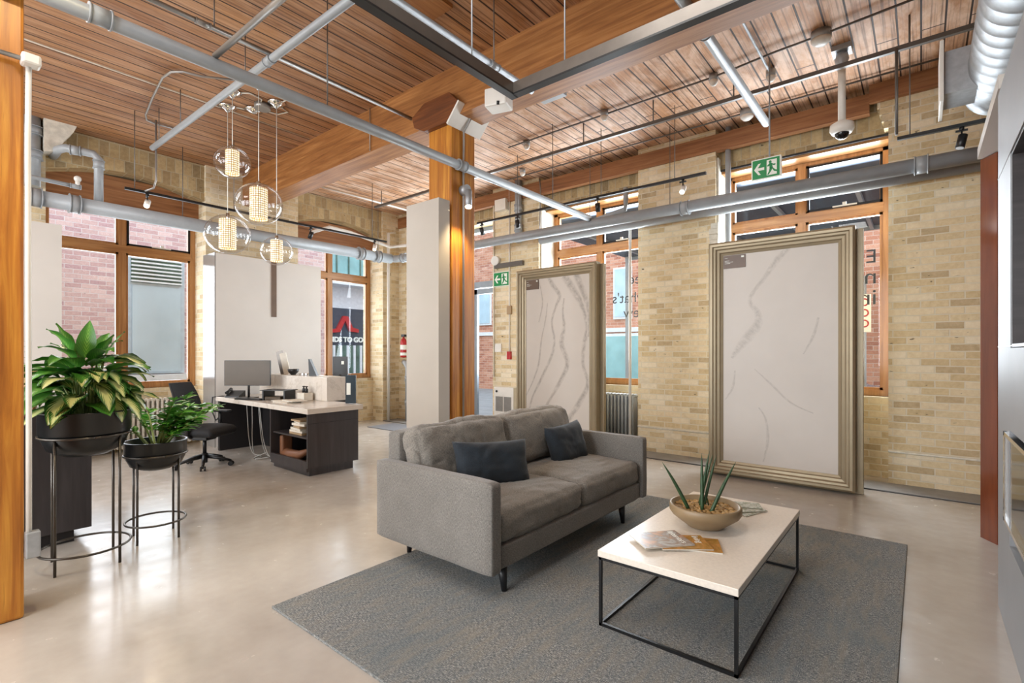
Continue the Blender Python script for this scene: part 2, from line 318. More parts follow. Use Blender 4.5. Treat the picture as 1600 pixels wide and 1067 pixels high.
# ================================================================== mesh building
class MB:
    def __init__(s): s.bm = bmesh.new()
    def box(s, x0, x1, y0, y1, z0, z1, bev=0, rot=None, mi=0):
        r = bmesh.ops.create_cube(s.bm, size=1); vs = r['verts']
        c = V((x0+x1)/2, (y0+y1)/2, (z0+z1)/2); d = (abs(x1-x0), abs(y1-y0), abs(z1-z0))
        for v in vs:
            p = V(v.co.x*d[0], v.co.y*d[1], v.co.z*d[2])
            if rot: p = rot @ p
            v.co = p+c
        fs = {f for v in vs for f in v.link_faces}
        for f in fs: f.material_index = mi
        if bev:
            es = list({e for v in vs for e in v.link_edges})
            bmesh.ops.bevel(s.bm, geom=es, offset=bev, segments=2, affect='EDGES', profile=.5)
        return s
    def cyl(s, p0, p1, r, seg=12, r2=None, caps=True):
        p0, p1 = Vector(p0), Vector(p1); d = p1-p0
        q = d.to_track_quat('Z', 'Y').to_matrix(); r2 = r if r2 is None else r2
        A = [s.bm.verts.new(p0+q@V(r*math.cos(a), r*math.sin(a), 0)) for a in [2*PI*i/seg for i in range(seg)]]
        B = [s.bm.verts.new(p1+q@V(r2*math.cos(a), r2*math.sin(a), 0)) for a in [2*PI*i/seg for i in range(seg)]]
        for i in range(seg):
            f = s.bm.faces.new((A[i], A[(i+1) % seg], B[(i+1) % seg], B[i])); f.smooth = True
        if caps:
            s.bm.faces.new(A[::-1]); s.bm.faces.new(B)
        return s
    def tube(s, pts, r, seg=8, taper=None):
        pts = [Vector(p) for p in pts]; rings = []; n = len(pts)
        up = None
        for i, p in enumerate(pts):
            d = (pts[min(i+1, n-1)]-pts[max(i-1, 0)]).normalized()
            if up is None:
                up = V(0, 0, 1) if abs(d.z) < .9 else V(1, 0, 0)
            a = d.cross(up).normalized(); b = a.cross(d).normalized(); up = b
            rr = r if taper is None else r*taper[i]
            rings.append([s.bm.verts.new(p+a*rr*math.cos(t)+b*rr*math.sin(t)) for t in [2*PI*k/seg for k in range(seg)]])
        for i in range(n-1):
            for k in range(seg):
                f = s.bm.faces.new((rings[i][k], rings[i][(k+1) % seg], rings[i+1][(k+1) % seg], rings[i+1][k])); f.smooth = True
        s.bm.faces.new(rings[0][::-1]); s.bm.faces.new(rings[-1]); return s
    def lathe(s, prof, c, seg=32, sx=1, sy=1):
        c = Vector(c); rings = []
        for (r, z) in prof:
            if r < 1e-5: rings.append([s.bm.verts.new(c+V(0, 0, z))])
            else: rings.append([s.bm.verts.new(c+V(r*sx*math.cos(2*PI*k/seg), r*sy*math.sin(2*PI*k/seg), z)) for k in range(seg)])
        for a, b in zip(rings, rings[1:]):
            for k in range(seg):
                k2 = (k+1) % seg
                if len(a) == 1 and len(b) == 1: continue
                if len(a) == 1: f = s.bm.faces.new((a[0], b[k2], b[k]))
                elif len(b) == 1: f = s.bm.faces.new((a[k], a[k2], b[0]))
                else: f = s.bm.faces.new((a[k], a[k2], b[k2], b[k]))
                f.smooth = True
        return s
    def prism(s, poly, axis, a, b):
        def P(u, v, t): return V(t, u, v) if axis == 'x' else (V(u, t, v) if axis == 'y' else V(u, v, t))
        A = [s.bm.verts.new(P(u, v, a)) for u, v in poly]; B = [s.bm.verts.new(P(u, v, b)) for u, v in poly]
        n = len(poly); s.bm.faces.new(A); s.bm.faces.new(B[::-1])
        for i in range(n): s.bm.faces.new((A[i], B[i], B[(i+1) % n], A[(i+1) % n]))
        bmesh.ops.recalc_face_normals(s.bm, faces=s.bm.faces[:]); return s
    def sphere(s, c, r, seg=16, sc=(1, 1, 1)):
        rr = bmesh.ops.create_uvsphere(s.bm, u_segments=seg, v_segments=seg//2+2, radius=1)
        for v in rr['verts']: v.co = V(v.co.x*r*sc[0], v.co.y*r*sc[1], v.co.z*r*sc[2])+Vector(c)
        for f in {f for v in rr['verts'] for f in v.link_faces}: f.smooth = True
        return s
    def build(s, name, mat, parent=None, grain=None, keepuv=False, recalc=True):
        if recalc: bmesh.ops.recalc_face_normals(s.bm, faces=s.bm.faces[:])
        if not keepuv: boxuv(s.bm, grain)
        org = V(0, 0, 0)
        if parent is None:
            xs = [v.co for v in s.bm.verts]
            org = V((min(p.x for p in xs)+max(p.x for p in xs))/2, (min(p.y for p in xs)+max(p.y for p in xs))/2, min(p.z for p in xs))
        else: org = wloc(parent)
        for v in s.bm.verts: v.co -= org
        me = bpy.data.meshes.new(name); s.bm.to_mesh(me); s.bm.free()
        for m in (mat if isinstance(mat, (list, tuple)) else [mat]): me.materials.append(m)
        o = bpy.data.objects.new(name, me); COL.objects.link(o)
        if parent is not None: o.parent = parent
        else: o.location = org
        return o
def wloc(o):
    p = V(0, 0, 0)
    while o is not None: p = p+o.location; o = o.parent
    return p
def boxuv(bm, grain=None):
    uv = bm.loops.layers.uv.verify(); gi = {'x': 0, 'y': 1, 'z': 2}.get(grain)
    for f in bm.faces:
        n = f.normal; a = max(range(3), key=lambda i: abs(n[i])); r = [i for i in range(3) if i != a]
        if gi in r: r = [gi]+[i for i in r if i != gi]
        for l in f.loops:
            c = l.vert.co; l[uv].uv = (c[r[0]], c[r[1]])
def thing(name, label, cat, loc=(0, 0, 0), group=None):
    o = bpy.data.objects.new(name, None); COL.objects.link(o); o.location = loc; o.empty_display_size = .1
    o['label'] = label; o['category'] = cat
    if group: o['group'] = group
    return o
def tag(o, label, cat, group=None, kind=None):
    o['label'] = label; o['category'] = cat
    if group: o['group'] = group
    if kind: o['kind'] = kind
    return o
def struct(o, label=None):
    o['kind'] = 'structure'
    if label: o['label'] = label
    return o
def lab(o, l): o['label'] = l; return o
def B(name, mat, parent, *a, bev=0, grain=None): return MB().box(*a, bev=bev).build(name, mat, parent, grain)
def clone(o, parent=None):
    c = o.copy(); COL.objects.link(c); c.parent = parent
    for ch in [x for x in bpy.data.objects if x.parent == o]: clone(ch, c)
    return c
def softbox(w, d, h, r=.05, crown=.0, wr=.006, n=18, seed=0, side=.3):
    """a stuffed cushion: rounded box with crown and creases, centred on the origin"""
    bm = bmesh.new(); bmesh.ops.create_cube(bm, size=2)
    bmesh.ops.subdivide_edges(bm, edges=bm.edges[:], cuts=n, use_grid_fill=True)
    hx, hy, hz = w/2, d/2, h/2
    for v in bm.verts:
        u = v.co.copy(); p = V(u.x*hx, u.y*hy, u.z*hz)
        q = V(max(-hx+r, min(hx-r, p.x)), max(-hy+r, min(hy-r, p.y)), max(-hz+r, min(hz-r, p.z)))
        dv = p-q
        if dv.length > 1e-6: p = q+dv.normalized()*r
        cx, cy = 1-u.x**2, 1-u.y**2
        p.z += crown*math.copysign(1, u.z)*(abs(u.z)**2)*(cx*cy)**.6
        e = 1-u.z**2; p.x += math.copysign(crown*side*e*cy, u.x)*abs(u.x)**3; p.y += math.copysign(crown*side*e*cx, u.y)*abs(u.y)**3
        t = noise.noise(V(p.x*3+seed, p.y*3, p.z*3))
        t2 = noise.noise(V(p.x*9+seed, p.y*4+t*2, p.z*6)); t3 = abs(noise.noise(V(p.x*6+seed*2, p.y*14+t, p.z*5)))
        p += u.normalized()*(t*wr*1.5+t2*wr*.8-(.35-min(.35, t3*2))*wr*1.8)
        v.co = p
    for f in bm.faces: f.smooth = True
    m = MB(); m.bm.free(); m.bm = bm; return m
def pillow(w, h, t, seed=0, n=26):
    m = MB(); g = {}
    for side in (1, -1):
        for i in range(n+1):
            for j in range(n+1):
                if side == -1 and (i in (0, n) or j in (0, n)): g[side, i, j] = g[1, i, j]; continue
                u, v = i/n*2-1, j/n*2-1
                th = ((1-u**4)*(1-v**4))**.55*t/2
                x = u*w/2*(1-.07*(1-v*v)); z = v*h/2*(1-.09*(1-u*u))
                c = noise.noise(V(u*2.5+seed, v*2.5, side)); c2 = abs(noise.noise(V(u*6+seed, v*3, side*2)))
                y = side*th*(1+.12*c-.14*(.4-min(.4, c2*1.5)))
                g[side, i, j] = m.bm.verts.new(V(x, y, z))
    for side in (1, -1):
        for i in range(n):
            for j in range(n):
                q = [g[side, i, j], g[side, i+1, j], g[side, i+1, j+1], g[side, i, j+1]]
                f = m.bm.faces.new(q if side == -1 else q[::-1]); f.smooth = True
    return m
def xform(m, loc, rot): # rot matrix 3x3
    for v in m.bm.verts: v.co = rot @ v.co+Vector(loc)
    return m
def RZ(a): return Matrix.Rotation(a, 3, 'Z')
def RX(a): return Matrix.Rotation(a, 3, 'X')
def RY(a): return Matrix.Rotation(a, 3, 'Y')
def arc(c, r, a0, a1, n, u, v):
    c, u, v = Vector(c), Vector(u), Vector(v)
    return [c+u*r*math.cos(a0+(a1-a0)*i/n)+v*r*math.sin(a0+(a1-a0)*i/n) for i in range(n+1)]
def textobj(name, body, size, mat, parent, loc, rot, align='LEFT', depth=.002, weight=0):
    cu = bpy.data.curves.new(name, 'FONT'); cu.body = body; cu.size = size; cu.align_x = align; cu.extrude = depth; cu.offset = weight
    t = bpy.data.objects.new(name, cu); COL.objects.link(t); t.rotation_euler = rot
    dg = bpy.context.evaluated_depsgraph_get(); dg.update()
    me = bpy.data.meshes.new_from_object(t.evaluated_get(dg)); R = t.rotation_euler.to_matrix().to_4x4()
    me.transform(R); COL.objects.unlink(t); bpy.data.objects.remove(t)
    me.materials.clear(); me.materials.append(mat)
    o = bpy.data.objects.new(name, me); COL.objects.link(o)
    if parent is not None: o.parent = parent; o.location = Vector(loc)-wloc(parent)
    else: o.location = loc
    return o

def catmull(P, n=8):
    out = []
    for i in range(len(P)-1):
        p0, p1, p2, p3 = P[max(i-1, 0)], P[i], P[i+1], P[min(i+2, len(P)-1)]
        for k in range(n):
            t = k/n; out.append(tuple(.5*(2*p1[a]+(p2[a]-p0[a])*t+(2*p0[a]-5*p1[a]+4*p2[a]-p3[a])*t*t+(3*p1[a]-p0[a]-3*p2[a]+p3[a])*t**3) for a in range(3)))
    return out+[P[-1]]
# ================================================================== the setting
ZC = 4.42
struct(B('floor', M['floor'], None, -9.5, 3, -5, 7.5, -.12, 0))
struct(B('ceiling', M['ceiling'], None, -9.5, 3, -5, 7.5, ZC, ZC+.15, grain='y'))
# street wall with the two big windows and the door
m = MB()
for x0, x1 in ((-9.5, -7.95), (-6.08, -5.04), (-3.23, -2.125), (-.28, 3)): m.box(x0, x1, 6.9, 7.5, 0, ZC)
for x0, x1 in ((-5.04, -3.23), (-2.125, -.28)): m.box(x0, x1, 7.2, 7.5, 0, .93)
for k, z in enumerate((3.92, 4.0, 4.08, 4.16)):   # stepped corbel bricks at the pier heads
    m.box(-.28-.02*(k+1)-.02, -.28, 6.9, 7.06, z, z+.075)
struct(m.build('wall_back', M['brick']))
m = MB()
for x0, x1 in ((-7.95, -6.08), (-5.04, -3.23), (-2.125, -.28)): m.box(x0, x1, 7.06, 7.5, 3.9, ZC)
struct(m.build('trim_1', M['brick_dark']), 'darker header brickwork above the street windows')
# side wall with arched headers
m = MB()
for y0, y1 in ((-5, 1.22), (3.10, 4.62), (6.48, 6.9)): m.box(-9.5, -8.8, y0, y1, 0, ZC)
for y0, y1 in ((1.22, 3.10), (4.62, 6.48)): m.box(-9.5, -9.15, y0, y1, 0, .9)
struct(m.build('wall_left', M['brick']))
m = MB()
for y0, y1 in ((1.22, 3.10), (4.62, 6.48)):
    n = 14; pts = [(y0, ZC), (y0, 3.86)]+[(y0+(y1-y0)*i/n, 3.86+.17*math.sin(PI*i/n)) for i in range(1, n)]+[(y1, 3.86), (y1, ZC)]
    m.prism(pts, 'x', -9.45, -8.86)
struct(m.build('trim_2', M['brick_dark']), 'arched header brickwork above the side windows')
m = MB()
for y0, y1 in ((1.22, 3.10), (4.62, 6.48)): m.box(-9.35, -9.1, y0, y1, 3.56, 4.0)
struct(m.build('trim_3', M['plate'], grain='y'), 'timber lintels under the brick arches')
m = MB()
m.box(-8.8, -.45, 6.87, 6.97, 4.12, 4.34)
m.box(-.45, 3, 6.84, 6.9, 4.22, ZC)
struct(m.build('trim_4', M['plate'], grain='x'), 'timber wall plate under the ceiling boards')
m = MB().box(-2.124, -2.10, 6.95, 7.33, .93, 4.05).box(-5.039, -5.015, 6.95, 7.33, .93, 3.9)
random.seed(3)
for k in range(13):
    z = 2.2+k*.075; r = random.random()*.05
    m.box(-2.17-r, -2.09, 6.89-random.random()*.012, 6.99, z, z+.07)
struct(m.build('trim_5', M['plaster']), 'ragged white plaster on the window reveals')
struct(MB().box(-5.03, -3.23, 7.08, 7.32, 3.86, 3.9).box(-2.12, -.28, 7.08, 7.32, 3.86, 3.9).build('trim_9', M['winwood'], grain='x'), 'wooden head boards above the street windows')
struct(MB().box(-5.03, -3.23, 7.035, 7.06, 3.885, 3.91).box(-2.12, -.28, 7.035, 7.06, 3.885, 3.91).build('trim_8', M['black']), 'thin dark flashing above the window heads')
# unseen wall behind the camera, window openings added to admit light; closed side
m = MB()
for x0, x1 in ((-9.5, -8.4), (-6.4, -5.6), (-3.6, -2.8), (-.8, 3)): m.box(x0, x1, -5.2, -5, 0, ZC)
for x0, x1 in ((-8.4, -6.4), (-5.6, -3.6), (-2.8, -.8)): m.box(x0, x1, -5.2, -5, 0, .9).box(x0, x1, -5.2, -5, 3.9, ZC)
struct(m.build('wall_front', M['brick']))
struct(B('wall_right', M['brick'], None, 3, 3.2, -5, 7.5, 0, ZC))
struct(MB().box(-8.8, 3, 6.49, 6.9, 0, .012).build('trim_6', M['ledge']), 'grey concrete strip along the street wall')
struct(MB().box(-8.8, 3, 6.478, 6.49, 0, .006).build('trim_7', M['black']), 'dark joint between floor and strip')
tag(MB().tube([(-3.23, 6.885, .36), (-2.12, 6.885, .36)], .012).build('conduit', M['plaster']), 'painted conduit low on the brick pier between the framed slabs', 'conduit')
tag(MB().tube([(-.28, 6.885, .36), (2, 6.885, .36)], .012).build('conduit', M['plaster']), 'painted conduit low on the rightmost brick pier', 'conduit')

def window(name, axis, plane, a0, a1, z0, z1, am, zt, opener=None, label=None):
    """wood window: outer frame, mullion and transom at centre lines am, zt, four panes. axis: wall runs along it"""
    def bx(m, p0, p1, q0, q1, r0, r1, **k):
        if axis == 'x': m.box(p0, p1, plane+q0, plane+q1, r0, r1, **k)
        else: m.box(plane-q1, plane-q0, p0, p1, r0, r1, **k)
    f = .07; m = MB()
    bx(m, a0, a0+f, 0, .11, z0, z1); bx(m, a1-f, a1, 0, .11, z0, z1)
    bx(m, a0, a1, 0, .11, z1-.08, z1); bx(m, a0, a1, -.01, .11, z0, z0+.07)
    root = struct(m.build(name, M['winwood'], grain='z'), label)
    s = MB(); bx(s, a0-.01, a1+.01, -.09, .1, z0-.045, z0, bev=.008); s.build('window_sill', M['winwood'], root, grain=axis)
    s = MB(); bx(s, am-.045, am+.045, -.005, .1, z0+.06, z1-.07); s.build('mullion', M['winwood'], root, grain='z')
    s = MB(); bx(s, a0+.06, a1-.06, -.008, .1, zt-.055, zt+.055); s.build('transom', M['winwood'], root, grain=axis)
    for (p0, p1) in ((a0+f, am-.045), (am+.045, a1-f)):
        for (r0, r1) in ((z0+.07, zt-.055), (zt+.055, z1-.08)):
            s = MB(); e = .03
            for q in ((p0, p0+e, r0, r1), (p1-e, p1, r0, r1), (p0, p1, r0, r0+e), (p0, p1, r1-e, r1)): bx(s, q[0], q[1], .02, .07, q[2], q[3])
            sh = s.build('sash', M['winwood'], root, grain='z')
            s = MB(); bx(s, p0+e*.7, p1-e*.7, .042, .048, r0+e*.7, r1-e*.7); s.build('glass_pane', M['glass'], sh)
    if opener:
        s = MB(); p0, p1 = opener
        bx(s, p0, p1, -.03, .0, zt+.075, zt+.09); bx(s, (p0+p1)/2-.02, (p0+p1)/2+.02, -.045, -.02, zt+.09, zt+.12)
        s.build('window_handle', M['white'], root)
        s = MB(); bx(s, am+.06, am+.085, .008, .02, zt+.07, z1-.09); bx(s, a1-.095, a1-.07, .008, .02, zt+.07, z1-.09)
        bx(s, am+.06, a1-.07, .008, .02, zt+.07, zt+.095); bx(s, am+.06, a1-.07, .008, .02, z1-.115, z1-.09)
        lab(s.build('opening_sash', M['blackmetal'], root), 'black metal opening sash')
    return root
window('window_1', 'x', 7.33, -2.10, -.28, .93, 3.9, -1.187, 3.16, (-.85, -.6), 'wooden street window behind the larger-looking framed slab')
window('window_2', 'x', 7.33, -5.015, -3.23, .93, 3.9, -4.11, 3.16, (-3.8, -3.6), 'wooden street window between the two framed slabs')
window('window_3', 'y', -9.25, 1.22, 3.10, .9, 3.6, 2.13, 2.99, (2.5, 2.75), 'wooden side window left of the white partition')
window('window_4', 'y', -9.25, 4.62, 6.48, .9, 3.6, 5.52, 2.99, None, 'wooden side window right of the white partition')

# lettering on the street windows, made to be read from outside
for body, z in (("see", 2.53), ("what's", 2.24), ("new", 2.0)):
    t = textobj('window_lettering', body, .235, M['text'], None, (-3.31, 7.383, z), (PI/2, 0, PI))
    tag(t, {'see': 'word see lettered on street window glass, top line', "what's": "word what's lettered on the street window, middle line", 'new': 'word new lettered on street window glass, bottom line'}[body], 'lettering', 'words on the window between the frames')
for body, z, q, lb in (("E", 2.52, .23, 'capital E on the right street window'), ("n", 2.27, .27, 'letter n below the capital E on the glass'), ("in", 2.02, .27, 'lowest letters in on the right street window')):
    tag(textobj('window_lettering', body, q, M['text'], None, (-.405, 7.383, z), (PI/2, 0, PI)), lb, 'lettering', 'letters on the window behind the right frame')

# door in the street wall
d = struct(MB().box(-7.95, -7.87, 7.3, 7.42, 0, 3.9).box(-6.16, -6.08, 7.3, 7.42, 0, 3.9).box(-7.87, -6.16, 7.3, 7.42, 2.72, 2.84).box(-7.87, -6.16, 7.3, 7.42, 3.82, 3.9).box(-7.05, -6.97, 7.3, 7.42, 0, 2.72).build('door_1', M['doorframe'], grain='z'), 'grey metal street door with glass and transom')
for x0, x1 in ((-7.87, -7.05), (-6.97, -6.16)):
    lf = MB().box(x0, x0+.09, 7.33, 7.385, .02, 2.7).box(x1-.09, x1, 7.33, 7.385, .02, 2.7).box(x0, x1, 7.33, 7.385, .02, .2).box(x0, x1, 7.33, 7.385, 2.6, 2.7).build('door_leaf', M['doorframe'], d)
    B('door_glass', M['glass'], lf, x0+.08, x1-.08, 7.352, 7.36, .19, 2.61)
    hx = x1-.04 if x0 < -7.5 else x1-.1
    MB().box(hx-.05, hx+.05, 7.26, 7.33, 1.28, 1.55).cyl((hx, 7.27, .4), (hx, 7.27, 1.3), .035).build('door_handle', M['bronze'], lf)
B('transom_glass', M['glass'], d, -7.88, -6.15, 7.352, 7.36, 2.83, 3.83)

# heavy timber beam, bolster and the two posts
m = MB().box(-9.4, 3, 3.66, 3.99, 3.9, ZC)
struct(m.build('ceiling_beam', M['beam'], grain='x'), 'heavy honey timber beam crossing the whole ceiling')
def post(label, x, y, w=.355):
    o = MB().box(x-w, x, y, y+w, 0, 3.86, bev=.015).build('timber_post', M['post'], grain='z'); return struct(o, label)
post('square timber post with bolster standing behind the sofa', -3.78, 3.64)
post('orange timber post at the left edge of the room', -3.79, .08, .36)
bo = thing('post_bolster', 'dark hexagonal timber bolster on top of the middle post', 'bolster', (-3.95, 3.82, 3.8))
poly = [(-4.30, 3.86), (-4.16, 3.80), (-3.60, 3.80), (-3.49, 3.95), (-3.60, 4.12), (-4.16, 4.12), (-4.34, 4.0)]
MB().prism([(-4.30, 3.9), (-4.14, 3.82), (-3.76, 3.82), (-3.62, 3.98), (-3.76, 4.12), (-4.14, 4.12), (-4.34, 4.02)], 'y', 3.58, 4.06).build('timber_block', M['bolster'], bo, grain='x')
for y0, y1 in ((3.575, 3.81), (3.83, 4.065)):
    lab(MB().prism([(-3.775, 3.79), (-3.605, 3.98), (-3.62, 3.995), (-3.79, 3.81)], 'y', y0, y1).build('steel_shoe', M['white'], bo), 'grey white painted shoe at the bolster end')
# flat fascia board under ceiling planks
tag(B('ceiling_board', M['beam'], None, -3.62, -3.1, -1.5, 3.0, 4.385, 4.42, grain='y'), 'lighter wide board running along the ceiling planks near the top', 'board')

# ================================================================== rug and sofa
tag(MB().box(-2.85, -.08, 1.34, 4.77, .0, .014, bev=.004).build('area_rug', M['rug']), 'grey blue woven rug under the sofa and coffee table', 'rug')
so = thing('sofa', 'grey two-seat sofa with slab arms and tapered black legs', 'sofa', (-2.42, 3.16, .014))
for y0, y1, sd in ((2.12, 2.215, 1), (4.105, 4.20, 2)):
    a = softbox(1.08, .095, .53, .018, .004, .0015, seed=sd); xform(a, (-2.42, (y0+y1)/2, .435), RZ(0)); a.build('armrest', M['sofa'], so, grain='x')
a = softbox(.14, 1.89, .58, .025, .004, .0015); xform(a, (-2.885, 3.16, .60), RZ(0)); a.build('back_frame', M['sofa'], so, grain='y')
a = softbox(.98, 1.89, .145, .02, .003, .0015); xform(a, (-2.39, 3.16, .243), RZ(0)); a.build('seat_base', M['sofa'], so, grain='y')
for y, sd in ((2.69, 3), (3.63, 9)):
    a = softbox(.88, .935, .18, .05, .035, .009, seed=sd, n=44); xform(a, (-2.34, y, .405), RZ(0)); a.build('seat_cushion', M['cushion'], so)
for y, sd in ((2.695, 5), (3.625, 14)):
    a = softbox(.45, .945, .20, .075, .065, .013, seed=sd, n=44)
    for v in a.bm.verts: v.co.x += .0
    xform(a, (-2.70, y, .705), RY(-PI/2-.24)); a.build('back_cushion', M['cushion'], so)
for x, y, sx in ((-1.96, 2.31, 1), (-1.96, 3.86, 1), (-2.84, 2.33, -1), (-2.84, 3.86, -1)):
    MB().cyl((x, y, .172), (x+.015*sx, y, .012), .032, 16, .016).build('leg', M['black'], so)
def cushion_thing(label, loc, rz, tilt, w, h, seed):
    p = pillow(w, h, .17, seed); R = RZ(rz) @ RX(tilt) @ RY(.06 if seed == 1 else -.05)
    xform(p, loc, R); return tag(p.build('throw_pillow', M['navy']), label, 'pillow', 'navy pillows on the sofa')
cushion_thing('wider navy pillow on the left half of the sofa', (-2.38, 2.70, .645), PI/2-.30, -.30, .62, .35, 1)
cushion_thing('smaller upright navy pillow on the right half of the sofa', (-2.42, 3.73, .645), PI/2-.05, -.30, .50, .36, 4)

# ================================================================== coffee table and what stands on it
t = thing('coffee_table', 'coffee table with cream top and thin black steel frame', 'table', (-.97, 3.05, .014))
X0, X1, Y0, Y1 = -1.315, -.625, 2.335, 3.76
MB().box(X0-.005, X1+.005, Y0-.005, Y1+.005, .375, .41, bev=.003).build('table_top', M['tabletop'], t)
r = .0075
MB().box(X0, X1, Y0, Y0+2*r, .36, .375).box(X0, X1, Y1-2*r, Y1, .36, .375).box(X0, X0+2*r, Y0, Y1, .36, .375).box(X1-2*r, X1, Y0, Y1, .36, .375).build('top_rail', M['blackmetal'], t)
MB().box(X0, X1, Y0, Y0+2*r, .014, .03).box(X0, X1, Y1-2*r, Y1, .014, .03).box(X0, X0+2*r, Y0, Y1, .014, .03).box(X1-2*r, X1, Y0, Y1, .014, .03).build('base_rail', M['blackmetal'], t)
for x in (X0, X1-2*r):
    for y in (Y0, Y1-2*r): B('leg', M['blackmetal'], t, x, x+2*r, y, y+2*r, .03, .36)
bc = (-1.0, 3.05, .41)
bw = thing('planter_bowl', 'shallow brown clay bowl on the coffee table', 'bowl', bc)
MB().lathe([(0, .0), (.085, .0), (.10, .006), (.19, .075), (.203, .095), (.203, .128), (.198, .135), (.186, .133), (.182, .105), (.0, .102)], bc, 48).build('bowl_body', M['bowl'], bw)
m = MB(); random.seed(5)
for k in range(300):
    a, rr = random.random()*2*PI, .172*math.sqrt(random.random()); s = .009+random.random()*.007
    m.sphere((bc[0]+rr*math.cos(a), bc[1]+rr*math.sin(a), bc[2]+.106), s, 6, (1.3, 1, .7))
pb = m.build('pebbles', M['pebble'], bw); pb['kind'] = 'stuff'
pl = thing('spear_plant', 'dark green spear-leaf plant growing from the clay bowl', 'plant', (bc[0], bc[1], bc[2]+.1))
for bx_, by_, tx, ty, tz, rr in ((-1.06, 2.97, -1.187, 2.86, .80, .0105), (-1.0, 3.0, -1.01, 3.02, .85, .011), (-.955, 3.0, -.85, 3.14, .80, .0105), (-1.04, 3.08, -.99, 3.10, .855, .010), (-1.03, 3.11, -.955, 3.12, .83, .009), (-1.06, 3.12, -1.0, 3.2, .82, .009), (-1.0, 3.12, -1.0, 3.06, .60, .004)):
    p0, p1 = V(bx_, by_, .50), V(tx, ty, tz); n = 8
    MB().tube([p0.lerp(p1, i/n)+V(0, 0, .012*math.sin(PI*i/n)) for i in range(n+1)], rr, 8, [1, 1.05, 1.05, 1, .92, .8, .62, .38, .06]).build('leaf', M['snake'], pl)
def mag_mat(name, tones, scale=9):
    m, nt, b = newmat(name); f = noi(nt, texco(nt), scale, 5, .65, 1)
    L(nt, ramp(nt, f, [(.25+.5*i/(len(tones)-1), c) for i, c in enumerate(tones)]), b.inputs['Base Color']); b.inputs['Roughness'].default_value = .25; return m
M['mag1'] = mag_mat('cover_grey_rose', ['5d6468', 'b9b9b6', '8f7f76', 'c99a7c', 'b7a08e']); M['mag2'] = mag_mat('cover_brown_gold', ['5a4420', 'a47a34', 'c98f4c', '7d5a2a']); M['mag3'] = mag_mat('cover_green_white', ['3c4a33', 'cfd2c8', '6f7d5c', 'e4e4de'], 30)
def magazine(label, cx, cy, rz, w, h, z, mt, word, group, th=.006):
    root = thing('magazine', label, 'magazine', (0, 0, 0), group)
    B('pages', M['paper'], root, -w/2+.001, w/2-.001, -h/2+.001, h/2-.001, 0, th)
    MB().box(-w/2, w/2, -h/2, h/2, th, th+.0012).build('cover', M[mt], root)
    if word: textobj('cover_title', word, .05, M['signwhite'], root, (-w/2+.012, h/2-.055, th+.0014), (0, 0, 0), depth=.0004)
    root.location = (cx, cy, z); root.rotation_euler = (0, 0, rz); return root
g = 'magazines fanned out on the table front'
magazine('lowest brown magazine of the fan near the table front', -.95, 2.72, -1.15, .2, .265, .4105, 'mag2', '', g)
magazine('middle gold-brown magazine of the fan on the table front', -1.0, 2.68, -.90, .2, .265, .4185, 'mag2', 'living', g)
magazine('topmost magazine of the fan, grey and rose cover', -1.10, 2.63, -.70, .215, .28, .4265, 'mag1', 'Interiors', g)
g = 'leaflets fanned out behind the bowl'
magazine('lowest green-white leaflet of the fan behind the bowl', -.88, 3.50, -.35, .13, .20, .4105, 'mag3', '', g, .003)
magazine('middle green-white leaflet of the fan behind the bowl', -.885, 3.54, -.75, .13, .20, .4155, 'mag3', '', g, .003)
magazine('topmost green-white leaflet of the fan behind the bowl', -.92, 3.60, -1.15, .13, .20, .4205, 'mag3', '', g, .003)

